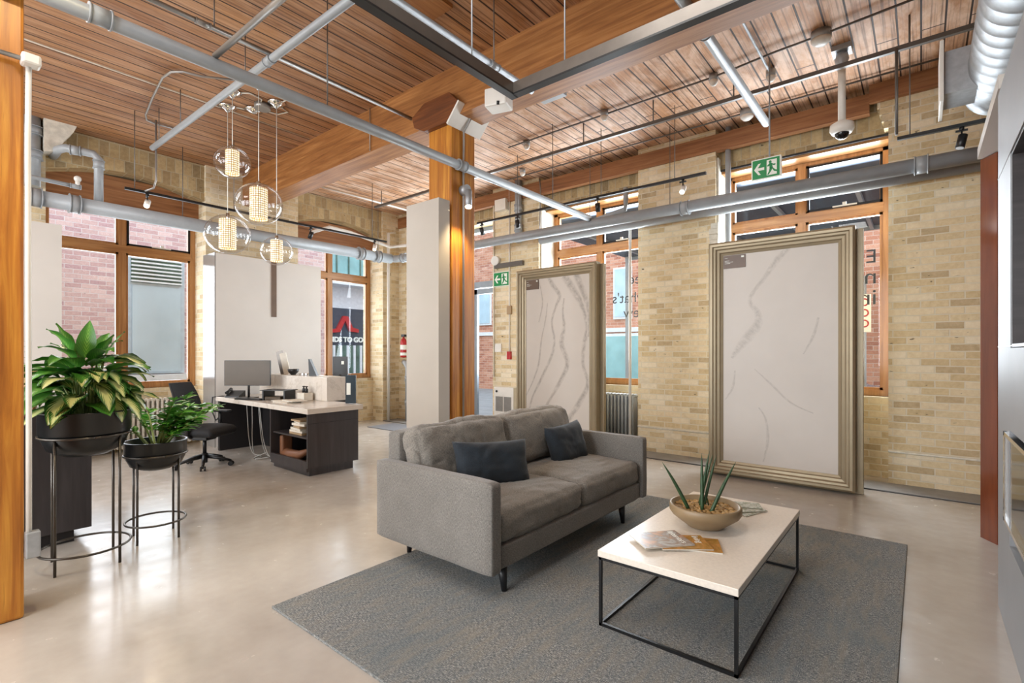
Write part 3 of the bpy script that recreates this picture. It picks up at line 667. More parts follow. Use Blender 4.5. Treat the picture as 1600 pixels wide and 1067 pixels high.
# ================================================================== framed slabs
def vein_mat(name, base, vein, amt):
    m, nt, b = newmat(name); t = N(nt, 'ShaderNodeTexCoord'); q = N(nt, 'ShaderNodeSeparateXYZ'); L(nt, t.outputs['UV'], q.inputs[0])
    pr = math_(nt, 'SINE', math_(nt, 'MULTIPLY', q.outputs[1], PI)); n = noi(nt, texco(nt, (9, 2.2, 1)), 1, 5, .65)
    f = math_(nt, 'MULTIPLY', math_(nt, 'POWER', pr, 1.3), ramp(nt, n, [(.3, K0), (.65, W1)])); f = math_(nt, 'MULTIPLY', f, amt)
    L(nt, mix(nt, f, base, vein), b.inputs['Base Color']); b.inputs['Roughness'].default_value = .5; return m
VEINS = {'slab2': [(.02, [(.0, .0, .6), (.03, .08, 1), (.10, .22, 1.2), (.26, .36, 1.6), (.42, .50, 1.7), (.47, .60, 1.5), (.43, .72, 1.2), (.50, .82, 1.5), (.55, .88, 2), (.44, .95, 2.4), (.38, 1.0, 2)]),
                   (.022, [(.10, .0, .8), (.30, .16, 1.3), (.55, .34, 2), (.67, .46, 2.4), (.58, .58, 2.6), (.62, .68, 1.8), (.60, .78, 1), (.62, .86, .8)]),
                   (.045, [(.50, .0, 1), (.66, .10, 1.2), (.84, .22, 1.3), (.97, .34, 1), (.90, .46, .8), (.92, .58, 1), (.96, .68, 1), (.90, .80, 1.3), (.74, .92, 1.6), (.62, 1.0, 1.6)]),
                   (.014, [(.0, .24, .8), (.12, .34, 1.2), (.22, .46, 1.6), (.26, .60, 1.2), (.33, .74, 1), (.36, .84, .6)]),
                   (.05, [(.98, .62, .6), (.99, .75, .8), (.93, .86, 1.2), (.80, 1.0, 1.4)]), (.012, [(.22, .72, 1), (.28, .84, 1.2), (.24, .95, 1), (.2, 1.0, .8)])],
         'slab1': [(.045, [(.09, .50, .6), (.16, .55, 1.2), (.24, .60, 1.6), (.33, .66, 1.4), (.33, .71, 1), (.26, .78, .7), (.40, .88, .8), (.50, .95, 1), (.60, 1.0, .8)]),
                   (.02, [(.38, .02, .6), (.42, .12, 1.2), (.40, .22, .8), (.34, .27, .5)]), (.02, [(.72, .52, .5), (.80, .60, 1), (.84, .68, .7)]),
                   (.016, [(.30, .45, .4), (.45, .38, 1), (.62, .30, .8), (.80, .26, .5)]), (.02, [(.03, .30, .5), (.10, .36, 1), (.12, .44, .6)])]}
def framed_slab(label, matn, x0, y, group='tall framed stone slabs'):
    W, H, z0 = 1.44, 2.70, .03
    r = thing('framed_slab', label, 'slab display', (x0+W/2, y, 0), group)
    prof = [(0, .11), (0, .0), (.02, -.014), (.045, -.012), (.055, .004), (.075, .008), (.09, .024), (.115, .03), (.125, .045), (.15, .055), (.15, .11)]
    m = MB(); cs = []
    for (ax, az, sx, sz) in ((x0, z0, 1, 1), (x0+W, z0, -1, 1), (x0+W, z0+H, -1, -1), (x0, z0+H, 1, -1)):
        cs.append([m.bm.verts.new(V(ax+sx*i, y+d_, az+sz*i)) for i, d_ in prof])
    for k in range(4):
        A, Bv = cs[k], cs[(k+1) % 4]
        for i in range(len(prof)-1): m.bm.faces.new((A[i], Bv[i], Bv[i+1], A[i+1]))
    m.build('moulded_frame', M['frame'], r)
    MB().box(x0-.025, x0+W+.06, y+.11, y+.17, 0, z0+H-.02, bev=.004).build('backing_box', M['frame'], r)
    sp = B('stone_panel', M[matn], r, x0+.14, x0+W-.14, y+.06, y+.09, z0+.14, z0+H-.14)
    m = MB(); uv = m.bm.loops.layers.uv.verify(); pw, phh = W-.28, H-.28
    for j, (wd, P) in enumerate(VEINS[matn]):
        Q = catmull(P); rows = []; ln = 0; yy = y+.0596-.0002*j
        for i, (u, v, q) in enumerate(Q):
            a, c_ = Q[max(i-1, 0)], Q[min(i+1, len(Q)-1)]; d = V((c_[0]-a[0])*pw, (c_[1]-a[1])*phh, 0).normalized(); hw = wd*q
            cx_, cz_ = x0+.14+u*pw, z0+.14+v*phh; nx, nz = -d.y*hw, d.x*hw
            cl = lambda x: max(x0+.14, min(x0+W-.14, x))
            rows.append((m.bm.verts.new(V(cl(cx_-nx), yy, cz_-nz)), m.bm.verts.new(V(cl(cx_+nx), yy, cz_+nz)), i*.06))
        for a, c_ in zip(rows, rows[1:]):
            f = m.bm.faces.new((a[0], c_[0], c_[1], a[1]))
            for l, t in zip(f.loops, ((a[2], 0), (c_[2], 0), (c_[2], 1), (a[2], 1))): l[uv].uv = t
    lab(m.build('veining', vein_mat('vein_'+matn, 'd6d0c8', '908a83', .8 if matn == 'slab2' else .5), sp, keepuv=True), 'soft grey veins in the stone')
    tg = MB().box(x0+.155, x0+.155+.24, y+.05, y+.059, z0+H-.155-.15, z0+H-.155).build('info_tag', M['slot'], r)
    lab(tg, 'dark brown information tag in the upper corner')
    m = MB()
    for k, (w_, zz) in enumerate(((.03, .03), (.05, .06), (.09, .075), (.06, .09))): m.box(x0+.17, x0+.17+w_, y+.048, y+.05, z0+H-.155-zz-.004, z0+H-.155-zz)
    m.box(x0+.35, x0+.38, y+.048, y+.05, z0+H-.19, z0+H-.17).build('tag_print', M['signwhite'], tg)
    return r
framed_slab('champagne framed pale marble slab near the right, finely veined', 'slab1', -1.955, 6.09)
framed_slab('champagne framed slab with flowing grey swirls, behind the sofa', 'slab2', -4.98, 6.22)

# ================================================================== tall white panels
tag(MB().box(-4.245, -3.745, 3.43, 3.58, 0, 3.0).build('display_panel', M['porcelain']), 'tall glossy grey slab standing against the middle post', 'panel')
pn = thing('partition', 'wide white partition with a dark slot behind the desk', 'partition', (-8.6, 3.9, 0))
MB().box(-8.75, -8.3, 3.06, 4.78, 0, 2.96).build('white_panel', M['slabwhite'], pn)
MB().box(-8.75, -8.3, 3.045, 3.06, 0, 2.965).build('glossy_end', M['slabgrey'], pn)
lab(B('slot', M['slot'], pn, -8.302, -8.292, 3.90, 3.985, 2.03, 2.96), 'dark brown slot cut into the panel')
tag(MB().box(-8.75, -8.3, .2, 1.30, 0, 3.03).build('partition', M['slabwhite']), 'white partition just right of the left-edge post', 'partition')

# ================================================================== media wall on the right
mw = thing('media_wall', 'brushed silver media wall at the right edge', 'wall unit', (.7, 1.5, 0))
MB().box(.342, 1.2, -2.5, 3.995, .002, .48).box(.342, 1.2, 3.52, 3.995, .48, 2.92).box(.342, 1.2, -2.5, 3.52, 2.44, 2.92).box(.342, 1.2, -2.5, 3.52, 1.06, 1.47).box(.342, 1.2, 3.48, 3.52, 1.47, 2.44).box(.62, 1.2, -2.5, 3.48, 1.47, 2.44).box(.75, 1.2, -2.5, 3.64, .48, 1.06).box(.342, 1.2, -2.5, -1.9, .48, 2.44).build('silver_cladding', M['silver'], mw)
lab(MB().box(.34, .345, -2.5, 3.995, 2.435, 2.441).box(.34, .345, -2.5, 3.995, 1.478, 1.483).build('seam', M['bronze'], mw), 'thin dark seam between the silver sheets')
lab(MB().box(.346, .61, 3.46, 3.48, 1.475, 2.435).box(.346, .61, -1.9, 3.46, 2.42, 2.435).box(.346, .61, -1.9, 3.46, 1.475, 1.49).build('recess_lining', M['cabinet'], mw), 'dark lining of the television recess')
MB().box(.342, 1.2, 3.995, 5.36, 2.96, 3.04).build('soffit', M['slabwhite'], mw)
tv = tag(MB().box(.5, .54, .8, 3.3, 1.58, 2.36, bev=.005).build('television', M['tvblack']), 'large black television set into the silver wall', 'television')
lab(MB().box(.54, .62, 1.8, 2.2, 1.8, 2.1).build('wall_bracket', M['black'], tv), 'black wall bracket')
fp = thing('fireplace', 'glass-fronted fireplace with chrome frame in the silver wall', 'fireplace', (.5, 2, .5))
MB().box(.33, .36, 3.60, 3.635, .58, 1.04).box(.33, .36, 0, 3.635, 1.02, 1.04).box(.33, .36, 0, 3.635, .58, .60).box(.33, .36, 0, .03, .58, 1.04).build('chrome_frame', M['chrome'], fp)
MB().box(.344, .352, .03, 3.60, .60, 1.02).build('glass_front', M['tvblack'], fp)
fb = MB().prism([(.36, 5.372), (.442, 5.23), (1.16, 5.5), (1.16, 5.65)], 'z', 0, 2.955).build('mahogany_fin', M['fin'], grain='z')
tag(fb, 'glossy reddish brown upright panel beside the silver wall', 'panel')

# ================================================================== reception desk
dk = thing('reception_desk', 'reception desk with stone worktop and charcoal cabinet', 'desk', (-6.7, 3.4, 0))
MB().box(-8.05, -5.43, 2.965, 3.70, .735, .795, bev=.003).build('worktop', M['worktop'], dk, grain='x')
lab(MB().box(-8.05, -6.10, 3.60, 3.93, .796, 1.11, bev=.003).build('raised_counter', M['worktop'], dk, grain='x'), 'raised stone counter at the back of the worktop')
cb = MB().box(-5.50, -5.475, 2.99, 3.66, .10, .735).box(-6.40, -6.375, 2.99, 3.66, .10, .735).box(-6.375, -5.50, 3.2, 3.66, .10, .12).box(-6.375, -5.50, 3.0, 3.66, .10, .13).box(-6.40, -5.475, 3.60, 3.66, .10, .735).box(-6.40, -5.53, 3.04, 3.62, .0, .10).box(-6.375, -5.5, 2.99, 3.02, .06, .18).build('cabinet_body', M['cabinet'], dk, grain='z')
B('shelf', M['cabinet'], cb, -6.375, -5.50, 3.02, 3.60, .43, .45)
B('panel_joint', M['darkin'], cb, -5.476, -5.473, 2.99, 3.66, .615, .622)
MB().box(-8.05, -6.40, 3.62, 3.68, .0, .735).box(-8.05, -7.99, 3.0, 3.62, 0, .735).build('modesty_panel', M['darkin'], dk)
MB().box(-8.05, -6.12, 3.7, 3.92, 0, .79).build('counter_front', M['cabinet'], dk, grain='z')
# things in the open shelves
random.seed(11)
zz = .45
for k in range(7):
    w_, h_, th = .30-.012*k+random.random()*.02, .23, .018+.012*random.random()
    cx = -5.86+.02*k*random.random()-.02; rz = random.uniform(-.25, .25)
    m = MB(); m.box(-w_/2, w_/2, -h_/2, h_/2, 0, th, bev=.002); xform(m, (cx, 3.17, zz), RZ(rz)); zz += th+.001
    tag(m.build('paper_stack', M['paper' if k % 3 else 'kraft']), 'bundle of papers piled on the upper desk shelf', 'papers', 'papers on the upper desk shelf')
bag = MB(); bag.tube([(-6.30, 3.12, .14), (-6.24, 3.12, .17), (-6.05, 3.1, .17), (-5.85, 3.1, .2), (-5.7, 3.12, .27)], .06, 12, [.6, 1.1, 1.2, .9, .4])
bag.box(-6.30, -6.22, 3.06, 3.2, .15, .40, bev=.02)
tag(bag.build('handbag', M['leather']), 'slouched brown leather bag on the lower desk shelf', 'bag')
tag(B('envelope', M['paper'], None, -5.75, -5.55, 3.05, 3.25, .132, .14), 'white envelope at the right of the lower shelf', 'envelope')
# cables below the desk
for k, (x, y, sw, lb) in enumerate(((-7.28, 3.08, .12, 'pale cable hanging below the desk, the one farthest left'), (-7.16, 3.10, -.10, 'pale cable hanging straight down by the chair'), (-7.10, 3.16, .2, 'pale cable swinging in a loop to the floor below the desk'), (-6.98, 3.12, .3, 'pale cable curling across the floor to the adapter'))):
    tag(MB().tube(catmull([(x, y, .733), (x+.02+sw*.1, y, .5), (x-.01+sw*.3, y+.02, .25), (x+sw*.6, y+.05, .05), (x+sw+.1, y+.1, .012), (x+sw+.22, y-.03, .012), (x+sw+.32, y+.1, .03+.05*(k % 2))], 6), .006, 6).build('cable', M['cable']), lb, 'cable', 'cables tangled below the desk')
tag(MB().box(-6.62, -6.52, 3.2, 3.34, .0, .12, bev=.01).build('power_adapter', M['paper']), 'pale power adapter on the floor under the desk', 'adapter')
for k in range(2):
    tag(MB().tube([(-8.0+.05*k, 3.05, .80), (-8.05-.02*k, 2.93, .79), (-8.07, 2.92, .6), (-8.0, 2.95, .45), (-7.9+.05*k, 2.95, .5)], .009, 6).build('cable', M['black']), 'black cable looping over the left desk end', 'cable', 'black cables at the left desk end')
# monitor
RC = RZ(math.radians(39.2))
def placed(fn, name, mat, parent, base, R=RC):
    m = MB(); fn(m); xform(m, base, R); return m.build(name, mat, parent)
mb = (-7.46, 3.17, .795)
mo = thing('monitor', 'wide dark monitor on the reception desk facing the chair', 'monitor', mb)
placed(lambda m: m.box(-.33, .33, -.012, .012, .175, .535, bev=.004), 'screen_housing', M['black'], mo, mb)
placed(lambda m: m.box(-.322, .322, -.0135, -.012, .183, .527), 'screen', M['screen'], mo, mb)
placed(lambda m: m.cyl((0, .03, .01), (0, .03, .3), .016).box(-.03, .03, .01, .04, .26, .36), 'stand_post', M['black'], mo, mb)
placed(lambda m: m.box(-.12, .12, -.09, .09, 0, .012, bev=.004), 'stand_foot', M['black'], mo, mb)
ph = thing('desk_phone', 'dark desk phone left of the monitor stand', 'phone', (-7.75, 3.06, .795))
m = MB().prism([(-.09, 0), (.09, 0), (.09, .09), (-.09, .02)], 'x', -.1, .1); xform(m, (-7.75, 3.12, .795), RC); m.build('phone_base', M['black'], ph)
m = MB().tube([(-.10, -.05, .06), (-.10, .0, .085), (-.10, .07, .11)], .02, 8, [1.3, .8, 1.3]); xform(m, (-7.75, 3.12, .795), RC); m.build('handset', M['black'], ph)
kb = MB().box(-.22, .22, -.07, .07, 0, .02, bev=.004); xform(kb, (-7.15, 3.08, .795), RZ(.35)); tag(kb.build('keyboard', M['black']), 'black keyboard lying in front of the monitor', 'keyboard')
pp = thing('paper_tray', 'black raised paper tray on the desk beside the counter', 'tray', (-6.85, 3.3, .795))
m = MB().box(-.2, .2, -.13, .13, .13, .14).box(.15, .17, -.12, .12, 0, .13).box(-.17, -.15, -.12, .12, 0, .13); xform(m, (-6.84, 3.32, .795), RZ(.5)); m.build('tray_top', M['black'], pp)
m = MB().box(-.13, .13, -.1, .1, 0, .05, bev=.01); xform(m, (-6.84, 3.30, .796), RZ(.4)); tag(m.build('card_reader', M['screen']), 'brown machine lying under the black paper tray', 'machine')
for x, y, z, a in ((-6.42, 3.22, .796, .1), (-6.50, 3.25, .806, .25), (-6.33, 3.28, .816, -.1)):
    m = MB().box(-.16, .16, -.1, .1, 0, .008); xform(m, (x, y, z), RZ(a)); tag(m.build('paper_stack', M['paper']), 'flat sheets of paper in front of the soap bottles', 'papers', 'sheets on the desk')
cr = tag(MB().box(-6.56, -6.38, 3.43, 3.56, .796, .90, bev=.006).build('caddy_box', M['paper']), 'beige box holding two dark dispensers on the desk', 'box')
for x in (-6.51, -6.44):
    tag(MB().lathe([(0, .0), (.022, 0), (.022, .05), (.01, .06), (.01, .075), (.02, .08), (.02, .09), (0, .09)], (x, 3.5, .90), 14).build('pump_bottle', M['black']), 'dark pump bottle standing in the beige box', 'bottle', 'pump bottles on the desk')
# on the raised counter
for x, mt, lb in ((-7.62, 'bronze', 'brown standing sample card at the left end of the counter'), (-7.52, 'paper', 'pale standing sample card beside the brown one')):
    m = MB().box(-.05, .05, -.008, .008, 0, .36 if mt == 'bronze' else .33); xform(m, (x, 3.78, 1.112), RC @ RY(-.22)); tag(m.build('sample_card', M[mt]), lb, 'card', 'sample cards on the counter')
tag(MB().lathe([(0, .0), (.035, 0), (.075, .05), (.08, .085), (.073, .085), (.03, .012), (0, .012)], (-7.30, 3.76, 1.11), 24).build('small_bowl', M['black']), 'small dark bowl on the raised counter', 'bowl')
for x in (-7.1, -6.98, -6.88):
    tag(MB().box(x-.03, x+.03, 3.73, 3.79, 1.11, 1.11+.03+.03*((x*10) % 1), bev=.006).build('glass_cube', M['chrome']), 'little silver ornament on the raised counter', 'ornament', 'ornaments on the counter')
sg = thing('easel_sign', 'black wedge-shaped easel on the raised counter', 'sign', (-6.72, 3.75, 1.11))
m = MB().prism([(-.05, 0), (.06, 0), (-.045, .24), (-.06, .24)], 'y', -.04, .04); xform(m, (-6.72, 3.76, 1.11), RC); m.build('easel_body', M['black'], sg)
tag(MB().box(-6.5, -6.2, 3.68, 3.86, 1.112, 1.118).build('open_book', M['paper']), 'thin white booklet lying at the counter end', 'booklet')
# kiosk behind the counter
kk = thing('touch_kiosk', 'black screen kiosk standing behind the counter end', 'kiosk', (-6.98, 4.35, 0))
placed(lambda m: m.box(-.115, .115, -.02, .02, 1.07, 1.38, bev=.006), 'kiosk_screen', M['black'], kk, (-6.98, 4.35, 0))
placed(lambda m: m.cyl((0, 0, 0), (0, 0, 1.1), .03), 'kiosk_pole', M['black'], kk, (-6.98, 4.35, 0))
placed(lambda m: m.box(-.15, .15, -.15, .15, 0, .02), 'kiosk_foot', M['black'], kk, (-6.98, 4.35, 0))
placed(lambda m: m.box(.02, .06, -.024, -.02, 1.26, 1.31), 'kiosk_logo', M['signwhite'], kk, (-6.98, 4.35, 0))
M['bluegrey'] = plain('blue_black_board', '2c3a44', .25)
sb = thing('sign_holder', 'blue-black upright board with a white card on the desk end', 'sign', (-5.63, 3.66, .795))
placed(lambda m: m.box(-.065, .065, -.01, .01, 0, .36), 'board', M['bluegrey'], sb, (-5.63, 3.655, .797))
placed(lambda m: m.box(-.05, .0, -.014, -.01, .11, .26), 'card', M['signwhite'], sb, (-5.63, 3.655, .797))

# ================================================================== office chair
oc = thing('office_chair', 'black mesh office chair pulled up beside the desk', 'chair', (0, 0, 0))
for k in range(5):
    a = 2*PI*k/5+.3; c_, s_ = math.cos(a), math.sin(a)
    MB().tube([(.03*c_, .03*s_, .13), (.17*c_, .17*s_, .105), (.31*c_, .31*s_, .065)], .026, 8, [1.1, .9, .6]).build('base_arm', M['black'], oc)
    cs = MB().cyl((.31*c_-.012*s_, .31*s_+.012*c_, .03), (.31*c_-.03*s_, .31*s_+.03*c_, .03), .029, 16).cyl((.31*c_+.012*s_, .31*s_-.012*c_, .03), (.31*c_+.03*s_, .31*s_-.03*c_, .03), .029, 16).cyl((.31*c_, .31*s_, .03), (.31*c_, .31*s_, .07), .01)
    cs.build('caster', M['black'], oc)
MB().cyl((0, 0, .05), (0, 0, .17), .035, 16).cyl((0, 0, .17), (0, 0, .36), .022, 16).build('gas_lift', M['black'], oc)
MB().box(-.12, .10, -.09, .09, .34, .40, bev=.01).box(-.26, -.1, -.03, .03, .35, .375).build('tilt_mechanism', M['black'], oc)
a = softbox(.50, .50, .09, .04, .03, .002, side=.1)
for v in a.bm.verts:
    v.co.z -= max(0, v.co.x-.1)**2*.9
xform(a, (.03, 0, .46), RZ(0)); a.build('seat', M['mesh'], oc)
m = MB(); n = 10; g = {}
for s_ in (0, 1):
    for i in range(n+1):
        for j in range(n+1):
            u, t = i/n*2-1, j/n; ww = .235*(1-.25*t**2-.12*(1-t)**2)
            g[s_, i, j] = m.bm.verts.new(V(-.25-.13*t+.05*math.sin(PI*t)+.045*u*u-.018*s_, u*ww, .50+.56*t))
for s_ in (0, 1):
    for i in range(n):
        for j in range(n):
            f = m.bm.faces.new((g[s_, i, j], g[s_, i+1, j], g[s_, i+1, j+1], g[s_, i, j+1])); f.smooth = True
for i in range(n):
    m.bm.faces.new((g[0, i, 0], g[0, i+1, 0], g[1, i+1, 0], g[1, i, 0])); m.bm.faces.new((g[0, i, n], g[0, i+1, n], g[1, i+1, n], g[1, i, n]))
    m.bm.faces.new((g[0, 0, i], g[0, 0, i+1], g[1, 0, i+1], g[1, 0, i])); m.bm.faces.new((g[0, n, i], g[0, n, i+1], g[1, n, i+1], g[1, n, i]))
m.build('backrest', M['mesh'], oc)
MB().tube([(-.2, 0, .37), (-.30, 0, .42), (-.31, 0, .62), (-.36, 0, .85)], .025, 8).build('back_support', M['black'], oc)
for s_ in (-1, 1):
    ar = MB().tube([(.0, .22*s_, .40), (-.01, .28*s_, .42), (0, .285*s_, .55), (.0, .28*s_, .66)], .022, 8).build('arm_post', M['black'], oc)
    MB().box(-.13, .14, .28*s_-.045, .28*s_+.045, .66, .69, bev=.012).build('arm_pad', M['black'], ar)
oc.location = (-7.05, 2.47, 0); oc.rotation_euler = (0, 0, math.radians(32))

# ================================================================== planters
def plant_stand(label, c, z_ring, r_ring, z_low, r_leg, h_top, a0=.9):
    x, y = c; st = thing('plant_stand', label, 'plant stand', (x, y, 0), 'metal stands under the black pots')
    for k in range(4):
        a = a0+k*PI/2; MB().cyl((x+r_leg*math.cos(a), y+r_leg*math.sin(a), 0), (x+r_leg*math.cos(a), y+r_leg*math.sin(a), h_top), .0085, 10).build('leg', M['stand'], st)
    for nm, z, rr in (('top_ring', z_ring, r_ring), ('base_ring', z_low, r_leg+.012)):
        MB().tube(arc((x, y, z), rr, 0, 2*PI, 48, (1, 0, 0), (0, 1, 0)), .008, 8).build(nm, M['stand'], st)
plant_stand('tall gunmetal stand under the big black pot', (-4.466, .825), .885, .248, .12, .235, .885, 2.25-PI)
plant_stand('shorter gunmetal stand under the small black pot', (-4.66, 1.288), .655, .205, .137, .185, .655, 2.2-PI)
def pot(parent, c, r, z0, z1):
    h = z1-z0; p = MB().lathe([(0, z0), (r*.5, z0+.004), (r*.82, z0+h*.16), (r*.95, z0+h*.42), (r*.965, z0+h*.5), (r, z0+h*.52), (r*1.0, z1-.012), (r*1.04, z1-.006), (r*1.04, z1), (r*.97, z1), (r*.95, z1-.06), (0, z1-.06)], (c[0], c[1], 0), 48)
    p.build('pot', M['pot'], parent)
    MB().lathe([(0, z1-.045), (r*.94, z1-.05)], (c[0], c[1], 0), 32).build('soil', M['soil'], parent)
def leaf(m, base, az, el, ln, w, droop, mi=0, n=9, roll=0, fold=.22, wave=0):
    """curved blade: starts at base, heads along az/el and bends down by droop; uv runs base to tip"""
    uv = m.bm.loops.layers.uv.verify(); p = Vector(base); rows = []
    side = V(-math.sin(az), math.cos(az), 0)
    for i in range(n+1):
        t = i/n; e = el-droop*t
        d = V(math.cos(az)*math.cos(e), math.sin(az)*math.cos(e), math.sin(e))
        up = side.cross(d)*-1; up.normalize()
        sd = (side*math.cos(roll)+up*math.sin(roll)); u2 = d.cross(sd)
        prof = math.sin(PI*min(1, t**.75*1.0))**.8*(1-.25*t) if 0 < t < 1 else .001
        hw = w/2*max(prof, .02)
        wv = wave*math.sin(t*14)*.006
        rows.append([m.bm.verts.new(p-sd*hw+up*(hw*fold+wv)), m.bm.verts.new(p-sd*hw*.5+up*hw*fold*.35), m.bm.verts.new(p), m.bm.verts.new(p+sd*hw*.5+up*hw*fold*.35), m.bm.verts.new(p+sd*hw+up*(hw*fold-wv))])
        p = p+d*(ln/n)
    for i in range(n):
        for k in range(4):
            f = m.bm.faces.new((rows[i][k], rows[i][k+1], rows[i+1][k+1], rows[i+1][k])); f.smooth = True; f.material_index = mi
            for l, (a, b_) in zip(f.loops, ((i/n, k/4), (i/n, (k+1)/4), ((i+1)/n, (k+1)/4), ((i+1)/n, k/4))): l[uv].uv = (a, b_)
def leafy_plant(label, c, r, z0, z1):
    root = thing('potted_plant', label, 'potted plant', (c[0], c[1], z0), 'plants in black pots'); pot(root, c, r, z0, z1)
    m = MB(); st = MB(); random.seed(21)
    spec = []
    for k in range(38): spec.append((random.uniform(0, 2*PI), random.uniform(.0, .75), random.uniform(.10, .26), random.uniform(.27, .36), random.uniform(.15, .20), random.uniform(1.1, 1.9)))
    for k in range(20): spec.append((random.uniform(0, 2*PI), random.uniform(.3, .9), random.uniform(.22, .38), random.uniform(.25, .34), random.uniform(.13, .18), random.uniform(.9, 1.6)))
    for k in range(16): spec.append((random.uniform(0, 2*PI), random.uniform(-.3, .3), random.uniform(.04, .12), random.uniform(.24, .32), random.uniform(.13, .17), random.uniform(.6, 1.2)))
    for k in range(7): spec.append((random.uniform(0, 2*PI), random.uniform(.8, 1.3), random.uniform(.34, .44), random.uniform(.2, .27), random.uniform(.10, .14), random.uniform(.1, .8)))
    for k, (az, el, hh, ln, w_, dr) in enumerate(spec):
        rr = random.uniform(.02, .10)*(1.6 if el < .5 else .8)
        b0 = V(c[0]+.05*math.cos(az), c[1]+.05*math.sin(az), z1-.05); b1 = V(c[0]+rr*math.cos(az)*1.2, c[1]+rr*math.sin(az)*1.2, z1+hh*.9)
        st.tube([b0, b0.lerp(b1, .5)+V(0, 0, .02), b1], .0045, 5)
        leaf(m, b1, az, el, ln, w_, dr, mi=(1 if (random.random() < .45 and el < .8) else 0), roll=random.uniform(-.3, .3), wave=1)
    leaf(m, (c[0], c[1], z1+.36), 2.6, 1.45, .27, .13, .25)       # tall upright leaf
    leaf(m, (c[0]-.03, c[1]-.03, z1+.32), 3.5, 1.0, .25, .13, .7)
    leaf(m, (c[0], c[1], z1+.30), .75, .7, .25, .13, .9)
    leaf(m, (c[0]-.06, c[1]-.12, z1+.22), -2.35, .5, .45, .11, .7)
    m.build('foliage', [M['leaf'], M['leafc']], root, keepuv=True, recalc=False); st.build('stems', M['stem'], root)
leafy_plant('broad-leaved variegated plant overflowing the big black pot', (-4.466, .825), .25, .745, 1.05)
def zz_plant(label, c, r, z0, z1):
    root = thing('potted_plant', label, 'potted plant', (c[0], c[1], z0), 'plants in black pots'); pot(root, c, r, z0, z1)
    m = MB(); st = MB(); random.seed(4)
    for k in range(17):
        az = random.uniform(0, 2*PI) if k > 7 else random.uniform(.1, 1.5); el = random.uniform(.85, 1.4) if k > 7 else random.uniform(.75, 1.15); ln = random.uniform(.36, .52)
        p = V(c[0]+.09*math.cos(az)*random.random(), c[1]+.09*math.sin(az)*random.random(), z1-.05); pts = [p.copy()]; n = 14; e = el
        for i in range(n):
            e -= .035; d = V(math.cos(az)*math.cos(e), math.sin(az)*math.cos(e), math.sin(e)); p = p+d*(ln/n); pts.append(p.copy())
            if i >= 4:
                sc = .8+.3*math.sin(PI*(i-4)/(n-4))
                for s_ in (-1, 1): leaf(m, p, az+s_*random.uniform(.8, 1.2), e*.5+random.uniform(-.2, .3), .095*sc, .055*sc, .5, n=5, roll=random.uniform(-.5, .5))
        leaf(m, p, az, e, .07, .03, .2, n=5)
        st.tube(pts, .0075, 6, [1.3]+[1.3-.06*i for i in range(n)])
    m.build('foliage', M['zz'], root, keepuv=True, recalc=False); st.build('stems', M['stem'], root)
zz_plant('feathery bright green plant in the small black pot', (-4.66, 1.288), .205, .535, .76)
# dark cabinet and what it carries at the left edge
dc = thing('low_cabinet', 'charcoal cabinet behind the big planter at the left', 'cabinet', (-5.4, .5, 0))
MB().box(-5.85, -4.98, -.8, .955, .10, .985, bev=.003).build('cabinet_body', M['cabinet'], dc, grain='z')
MB().box(-5.75, -5.04, -.8, .86, 0, .10).build('toe_kick', M['darkin'], dc)
bk = thing('wooden_holder', 'pale slatted wooden holder on the charcoal cabinet', 'holder', (-5.2, .64, .985))
m = MB()
for k in range(12):
    a = 2*PI*k/12; m.cyl((-5.25+.06*math.cos(a), .60+.06*math.sin(a), .985), (-5.25+.12*math.cos(a), .60+.12*math.sin(a), 1.32), .011, 6)
m.build('slats', M['basket'], bk)
MB().tube(arc((-5.25, .60, 1.30), .12, 0, 2*PI, 24, (1, 0, 0), (0, 1, 0)), .01, 6).tube(arc((-5.25, .60, .995), .06, 0, 2*PI, 24, (1, 0, 0), (0, 1, 0)), .01, 6).build('hoops', M['basket'], bk)
root = thing('small_plant', 'small-leaved sprig plant rising from the slatted holder', 'plant', (-5.25, .6, 1.1)); m = MB(); st = MB(); random.seed(9)
for k in range(9):
    az = random.uniform(-.6, 2.2); el = random.uniform(.5, 1.3); p = V(-5.25, .6, 1.12); pts = [p.copy()]
    for i in range(9):
        d = V(math.cos(az)*math.cos(el-.06*i), math.sin(az)*math.cos(el-.06*i), math.sin(el-.06*i)); p = p+d*.055; pts.append(p.copy())
        if i > 2:
            for s_ in (-1, 1): leaf(m, p, az+s_*1.1, .2, .06, .035, .3, n=5)
    st.tube(pts, .003, 5)
m.build('foliage', M['zz'], root, keepuv=True, recalc=False); st.build('stems', M['stem'], root)

